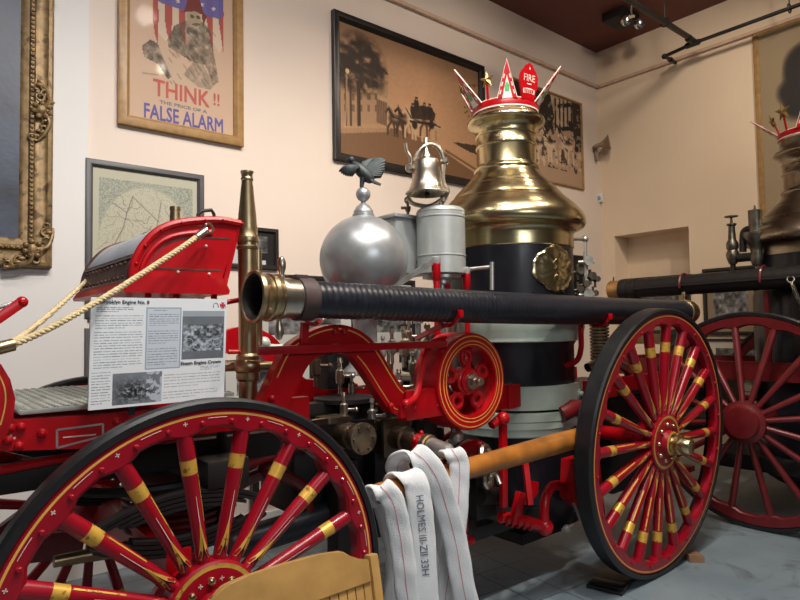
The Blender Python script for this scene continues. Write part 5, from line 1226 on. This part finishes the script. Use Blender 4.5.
r = thing('fire_hose', 'white flat canvas fire hose with red lines draped over the wooden pole', 'hose', (1.75, 1.92, .02))
PD = (pb - pa).normalized()
WV = V((.80, -.60, 0))
strands = []   # (path, width, facing)
f2 = lambda px, py, Y: at(px, py, y=Y)
pathA = [f2(446, 452, 1.95), f2(453, 453, 1.905), f2(459, 463, 1.885), f2(459, 485, 1.88), f2(457, 520, 1.88), f2(452, 550, 1.90), f2(446, 590, 1.95), V((1.83, 1.97, .16)), V((1.80, 2.03, .05)), V((1.76, 2.09, .16)), f2(437, 560, 2.07), f2(424, 510, 2.06), f2(405, 478, 2.06)]
pathB = [f2(403, 480, 2.06), f2(397, 466, 2.03), f2(404, 456, 1.97), f2(420, 457, 1.915), f2(436, 477, 1.872), f2(447, 510, 1.86), f2(456, 545, 1.85), f2(464, 592, 1.84), V((1.93, 1.84, .15)), V((1.90, 1.92, .045)), V((1.84, 2.02, .13)), f2(428, 570, 2.02), f2(417, 520, 2.03), f2(405, 490, 2.02)]
pathC = [f2(402, 494, 2.02), f2(394, 484, 1.99), f2(401, 475, 1.94), f2(414, 480, 1.888), f2(419, 500, 1.870), f2(423, 540, 1.862), f2(426, 598, 1.855), V((1.70, 1.86, .14)), V((1.66, 1.93, .045)), V((1.60, 2.0, .13)), f2(398, 565, 1.99), f2(390, 520, 2.0), f2(384, 500, 1.99)]
pathD = [f2(380, 504, 1.985), f2(372, 494, 1.95), f2(380, 488.5, 1.90), f2(392, 500, 1.868), f2(399, 530, 1.86), f2(404, 565, 1.852), f2(408, 600, 1.85), V((1.60, 1.84, .2)), V((1.63, 1.80, .03)), V((1.80, 1.72, .012)), V((2.05, 1.66, .012))]
def ribbon(path, w, th, nm, m, wv, par, twist=None, line=None):
    P_ = spline(path, 10); b = MB(); rings = []; ctr = []
    for i, p_ in enumerate(P_):
        t_ = (P_[min(i + 1, len(P_) - 1)] - P_[max(0, i - 1)]).normalized(); w0 = wv if twist is None else wv.lerp(twist, i / len(P_))
        x_ = (w0 - t_ * w0.dot(t_)).normalized(); n_ = t_.cross(x_)
        wob = 1 + .018 * math.sin(i * .9); ring = []
        for k in range(14):
            a = 2 * PI * k / 14; cx_, sy_ = math.cos(a), math.sin(a)
            ring.append(p_ + x_ * math.copysign(abs(cx_) ** .7, cx_) * w / 2 * wob + n_ * math.copysign(abs(sy_) ** .8, sy_) * th / 2 * (1 + .12 * math.sin(i * .7 + k)))
        rings.append(ring); ctr.append((p_, x_, n_))
    b.loft(rings); return b, ctr
Y_ = []
body = MB(); lines = MB()
for path, wdt, wv in ((pathA, .088, V((.76, -.65, 0))), (pathB, .102, V((.80, -.60, 0))), (pathC, .104, V((.86, -.5, 0))), (pathD, .092, V((.80, -.60, 0)))):
    b, ctr = ribbon(path, wdt, .026, 'h', CANVASF, wv, r)
    me_ = bpy.data.meshes.new('tmp'); b.bm.to_mesh(me_); body.bm.from_mesh(me_); bpy.data.meshes.remove(me_); b.bm.free()
    if path is not pathC:
        nn = ctr
        for s_ in (-1, 1):
            V_ = [[lines.vert(p_ + x_ * .0016 * e_ + n_ * .0142 * s_) for e_ in (-1, 1)] for p_, x_, n_ in nn]
            for q0, q1 in zip(V_[:-1], V_[1:]): lines.face((q0[0], q0[1], q1[1], q1[0]))
    if path is pathC: ctrC = ctr
body.build('canvas_hose', CANVASF, r, sharp=60)
lines.build('red_line', REDLINE, r)
lab = 'HOLMES III-ZII 33H'
i0, i1 = 36, 62
seg_ = ctrC[i0:i1]; tot = sum((seg_[k + 1][0] - seg_[k][0]).length for k in range(len(seg_) - 1))
pd0, pd1 = seg_[2][0], seg_[-1][0]; dd = (pd1 - pd0).normalized(); fx = V((.86, -.5, 0)); fx = (fx - dd * fx.dot(dd)).normalized(); nn_ = fx.cross(-dd)
nn_ = nn_ if nn_.dot(CO - pd0) > 0 else -nn_
mid = pd0 - fx * .012 + nn_ * .0165
text('hose_lettering', lab, mid, dd, nn_.cross(dd), .030, GREYINK, r, width=(pd1 - pd0).length * .72, th=.0008)
c0 = o1 + tilt * .05
MB().lathe(c0, tilt, [(.03, 0), (.05, .004), (.052, .035), (.046, .04), (.046, .05)], seg=26).build('brass_swivel', OLDBRASS, r)
MB().tube([c0 + tilt * .045, c0 + tilt * .075, f2(449, 452, 1.93)], [.040, .038, .034], seg=16).build('hose_cuff', STEEL, r)
MB().box((1.60, 2.02, .42), (.05, .02, .02)).build('tape_end', CANVASF, r) if False else None

# ------------------------------------------------------------------ wooden chair in the foreground
r = thing('wooden_chair', 'golden oak chair with slatted back in front of the near front wheel', 'chair', (.795, 1.35, 0))
CXm = .795; tl = .20
bz_ = lambda z: 1.45 - (z - .88) * tl * -1 if False else 1.45 + (z - .88) * tl    # back leans away from the visitor's side
up_ = V((0, tl, 1)).normalized()
o_ = V((CXm, 1.45, .88)); nb = UX.cross(up_)
cp = [(-.265, -.048), (-.225, -.046), (-.195, -.030), (-.172, -.006), (-.15, .0), (-.10, .004), (0, .006), (.10, .004), (.15, .0), (.182, -.004), (.205, -.022), (.23, -.040), (.268, -.046), (.268, -.108), (.0, -.106), (-.265, -.108)]
b = MB(); b.prism(cp, o_, UX, up_, .024); bmesh.ops.bevel(b.bm, geom=[e_ for e_ in b.bm.edges], offset=.004, segments=2, affect='EDGES'); b.build('crest_rail', BENCHW, r)
for i in range(19):
    x = -.255 + .51 * i / 18
    b = MB(); b.box(o_ + UX * x - up_ * .26, (.0255, .014, .32), Matrix((UX, -nb, up_)).transposed(), bev=.002); b.build('back_slat', BENCHW, r)
MB().box(o_ - up_ * .43, (.54, .022, .05), Matrix((UX, -nb, up_)).transposed(), bev=.004).build('lower_rail', BENCHW, r)
for s_ in (-1, 1):
    t_ = o_ + UX * .284 * s_ - up_ * .036; k_ = o_ + UX * .284 * s_ - up_ * .46
    b = MB(); b.bar(k_, t_, .034, .030, up=UX, bev=.007); b.bar(k_ + up_ * .02, (k_.x + .02 * s_, 1.41, 0), .034, .034, up=UX, bev=.006); b.build('back_post', BENCHW, r)
    b = MB(); b.lathe((CXm + .25 * s_, .98, 0), (0, 0, 1), [(.014, 0), (.02, .12), (.026, .3), (.02, .36), (.026, .42)], seg=14); b.build('leg', BENCHW, r)
    b = MB(); b.tube([(CXm + .26 * s_, 1.0, .20), (CXm + .285 * s_, 1.40, .20)], .012); b.build('stretcher', BENCHW, r)
b = MB(); b.prism([(-.27, -.22), (.27, -.22), (.285, .16), (.24, .21), (-.24, .21), (-.285, .16)], (CXm, 1.16, .445), (1, 0, 0), (0, -1, 0), .035); b.build('seat', BENCHW, r)

# ------------------------------------------------------------------ small things on the floor
p = at(612, 583, z=0); b = MB(); b.box((p.x, p.y, .012), (.30, .20, .02), Matrix.Rotation(.25, 3, 'Z'), bev=.004); b.box((p.x - .08, p.y - .03, .026), (.08, .19, .016), Matrix.Rotation(.25, 3, 'Z'), bev=.004)
tag(b.build('wheel_chock', TIRE), 'flat black rubber chock on the floor under the rear wheel', 'chock')
p = at(691, 557, z=0); b = MB(); b.prism([(-.10, 0), (.10, 0), (.10, .012), (-.10, .045)], (p.x, p.y, .001), (.7, .7, 0), (0, 0, 1), .09)
tag(b.build('wooden_wedge', mat('raw_wood', (.30, .17, .09), rough=.7, var=.3), None), 'small brown wooden wedge on the grey floor beside the rear wheel', 'wedge')

# ------------------------------------------------------------------ the farther engine
EX = 5.52; EY = at(811, 180, x=EX).y
E2 = thing('steam_fire_engine', 'farther dark steam pumper half cut off by the right edge', 'fire engine', (EX, EY, 0), 'steam fire engines')
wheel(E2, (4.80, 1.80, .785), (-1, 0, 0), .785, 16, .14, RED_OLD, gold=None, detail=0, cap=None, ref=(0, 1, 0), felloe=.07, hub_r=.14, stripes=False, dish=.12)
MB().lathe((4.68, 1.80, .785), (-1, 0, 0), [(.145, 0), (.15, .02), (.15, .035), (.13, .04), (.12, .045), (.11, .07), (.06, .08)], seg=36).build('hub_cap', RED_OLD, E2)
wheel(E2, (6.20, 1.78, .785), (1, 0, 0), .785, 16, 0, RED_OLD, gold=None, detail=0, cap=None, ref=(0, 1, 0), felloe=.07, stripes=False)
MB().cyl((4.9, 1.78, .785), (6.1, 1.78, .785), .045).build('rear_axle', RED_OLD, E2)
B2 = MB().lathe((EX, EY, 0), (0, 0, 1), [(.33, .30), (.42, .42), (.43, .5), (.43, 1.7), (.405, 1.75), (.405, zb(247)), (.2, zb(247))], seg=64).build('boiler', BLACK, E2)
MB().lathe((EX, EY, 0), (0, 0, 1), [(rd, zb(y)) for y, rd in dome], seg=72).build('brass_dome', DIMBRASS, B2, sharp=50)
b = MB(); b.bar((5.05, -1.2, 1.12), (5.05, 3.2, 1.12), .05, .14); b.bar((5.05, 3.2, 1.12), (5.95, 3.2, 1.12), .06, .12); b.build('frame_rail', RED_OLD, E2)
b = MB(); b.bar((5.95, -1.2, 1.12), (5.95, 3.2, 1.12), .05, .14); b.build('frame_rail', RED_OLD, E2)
b = MB(); b.box((5.5, 2.6, .85), (.8, .6, .5), bev=.03); b.lathe((5.4, 2.55, 1.1), (0, 0, 1), [(.17, 0), (.17, .3), (.12, .34)], seg=28); b.box((5.5, 1.65, .42), (.9, 1.2, .12), bev=.02); b.cyl((5.12, 2.2, .7), (5.12, 2.9, .7), .10); b.build('pump_body', IRON, E2)
b = MB(); b.box((5.08, 1.42, 1.40), (.06, .34, .62), bev=.01); b.box((5.10, 1.15, 1.55), (.1, .3, .5), bev=.02); b.build('tool_chest', IRON, E2)
wy = 1.505
b = MB(); wx = 4.93; a_ = at(791, 279, x=wx); b_ = at(803, 312, x=wx); dn = (b_ - a_).normalized(); b.bar(a_ + dn * .02, b_, .010, .026, up=(0, 1, 0), bev=.002); b.torus(a_, (1, 0, 0), .022, .008, seg=18, k=6, a0=.9, a1=2 * PI - .5, ref=(0, .2, 1)); 
tag(b.build('spanner', CHROME), 'chrome spanner hanging on the dark side of the farther engine', 'spanner')
# valves beside the farther boiler
f3 = lambda px, py, X=5.16: at(px, py, x=X)
b = MB(); a_ = f3(733, 262); z = lambda py: f3(733, py).z
b.lathe((a_.x, a_.y, 0), (0, 0, 1), [(.03, z(264)), (.045, z(258)), (.05, z(254)), (.035, z(250)), (.045, z(248)), (.045, z(243)), (.030, z(240)), (.024, z(228)), (.024, z(226)), (.036, z(225)), (.036, z(223.5)), (.010, z(223)), (.008, z(217)), (.05, z(216.8)), (.05, z(215.8)), (.004, z(215.6))], seg=20)
b.build('steam_valve', DARKFIT, E2)
b = MB(); a_ = f3(757, 262); z = lambda py: f3(757, py).z
b.lathe((a_.x, a_.y, 0), (0, 0, 1), [(.03, z(266)), (.05, z(258)), (.04, z(252)), (.045, z(246)), (.07, z(242)), (.09, z(236)), (.09, z(232)), (.048, z(231)), (.048, z(211)), (.05, z(210)), (.01, z(209)), (.006, z(205))], seg=24)
b.build('brass_lubricator', DARKFIT, E2)
b = MB(); b.tube([f3(738, 258), f3(748, 257), f3(757, 257)], .034); b.tube(spline([f3(743, 252), f3(743, 240), f3(744, 232), f3(749, 229), f3(754, 232)], 4), .026); b.tube([f3(757, 240), f3(775, 234, 5.3)], .02); b.tube([f3(757, 262), (5.3, EY + .3, 2.0)], .03); b.tube([f3(733, 264), f3(733, 285)], .02); b.build('steam_pipe', IRON, E2)
# its suction hose
r = thing('suction_hose', 'farther black suction hose with worn brass coupling end at its left', 'hose', (5.02, 1.6, 1.7), 'suction hoses carried on the engines')
ya, yb_ = 3.02, -.6; hz2 = lambda y: 1.800 + (ya - y) * .012
b = MB(); rings = []
for i in range(121):
    y = ya - .22 + (yb_ - ya + .22) * i / 120; rr_ = .083 + .0015 * math.sin(i * 2.2)
    rings.append([V((5.02, y, hz2(y))) + V((math.cos(2 * PI * j / 24), 0, math.sin(2 * PI * j / 24))) * rr_ for j in range(24)])
b.loft(rings); b.tube([(4.935, y, hz2(y) - .01) for y in (2.8, 1.6, .4, -.6)], .008); b.build('rubber_hose', IRON, r)
MB().lathe((5.02, ya, hz2(ya)), (0, -1, 0), [(.06, .0), (.085, .002), (.09, .015), (.086, .03), (.086, .10), (.080, .11)], seg=32).build('brass_coupling', mat('worn_coupling', (.50, .27, .11), metal=.7, rough=.4, var=.3), r)
MB().lathe((5.02, ya, hz2(ya)), (0, -1, 0), [(.080, .108), (.094, .112), (.094, .17), (.086, .175), (.088, .22), (.096, .225), (.096, .26), (.08, .27)], seg=32).lathe((5.02, ya - .03, hz2(ya) + .085), (0, 0, 1), [(.006, 0), (.006, .03), (.002, .04)], seg=8).build('hose_cuff', IRON, r)
for y in (2.35, 1.75): b = MB(); b.torus((5.02, y, hz2(y)), (0, 1, 0), .092, .010, seg=24, k=6, a0=PI * .9, a1=PI * 2.1, ref=(1, 0, 0)); b.bar((5.04, y, hz2(y) - .09), (5.06, y, 1.15), .03, .02, up=(1, 0, 0)); b.build('hose_bracket', RED_OLD, E2)
S2 = [('point', 0, 6, .275, .085), ('star', -42, 12, .17, .075), ('point', -86, 48, .26, .05), ('shield', 45, 8, 1.0, .92), ('point', 85, 30, .27, .075), ('star', -66, 25, .13, .06)]
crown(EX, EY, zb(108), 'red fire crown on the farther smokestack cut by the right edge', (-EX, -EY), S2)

# ------------------------------------------------------------------ light: ceiling lamps, an added ceiling fill, daylight from behind the visitor
def lamp(kind, name, loc, energy, color, size=.1, size_y=None, target=None, spot=None, blend=.4):
    l = bpy.data.lights.new(name, kind); l.energy = energy; l.color = color
    if kind == 'AREA':
        l.size = size
        if size_y: l.shape = 'RECTANGLE'; l.size_y = size_y
    else: l.shadow_soft_size = size
    if kind == 'SPOT': l.spot_size = math.radians(spot); l.spot_blend = blend
    o = bpy.data.objects.new(name, l); col.objects.link(o); o.location = V(loc)
    if target is not None: o.rotation_euler = (V(target) - V(loc)).to_track_quat('-Z', 'Y').to_euler()
    return o
WARM = (1, .86, .70); NEUT = (1, .96, .91); COOL = (.90, .95, 1)
for k, (x, y, e_, c_) in enumerate(((.5, .85, 150, NEUT), (1.5, .9, 200, NEUT), (2.5, .85, 200, WARM), (3.7, .8, 90, WARM))):
    lamp('SPOT', 'ceiling_spotlight', (x, y, 4.72), e_, c_, .06, target=(x + .25, 2.6, 1.2), spot=105, blend=.7)
for (x, y, tx, ty, tz, e_, c_) in ((.2, 2.0, .6, YW, 2.0, 56, (1, .94, .90)), (2.0, 1.9, 2.0, YW, 2.5, 86, (1, .87, .76)), (4.0, 1.9, 4.2, YW, 2.7, 104, (1, .84, .68)), (4.6, .4, XR, 1.6, 2.2, 175, (1, .85, .66)), (4.8, 2.2, XR, 3.4, 3.2, 60, (1, .84, .68))):
    lamp('SPOT', 'wall_washer', (x, y, 4.80), e_, c_, .10, target=(tx, ty, tz), spot=110, blend=.9)
lamp('AREA', 'added_ceiling_fill', (1.2, .1, 4.88), 90, NEUT, 2.6, .9, target=(1.2, .11, 0))  # soft fill added overhead, no such panel is known there
lamp('AREA', 'daylight_window', (.6, YF + .06, 2.9), 62, COOL, 2.2, 1.2, target=(.8, 2, 1.8))
wd = bpy.data.worlds.new('world'); sc.world = wd; wd.use_nodes = True
wd.node_tree.nodes['Background'].inputs['Color'].default_value = (.9, .92, 1, 1); wd.node_tree.nodes['Background'].inputs['Strength'].default_value = .3
vs = sc.view_settings
sc.display_settings.display_device = 'sRGB'; vs.view_transform = 'Standard'; vs.look = 'None'; vs.exposure = 0.08; vs.gamma = 1; vs.use_curve_mapping = False
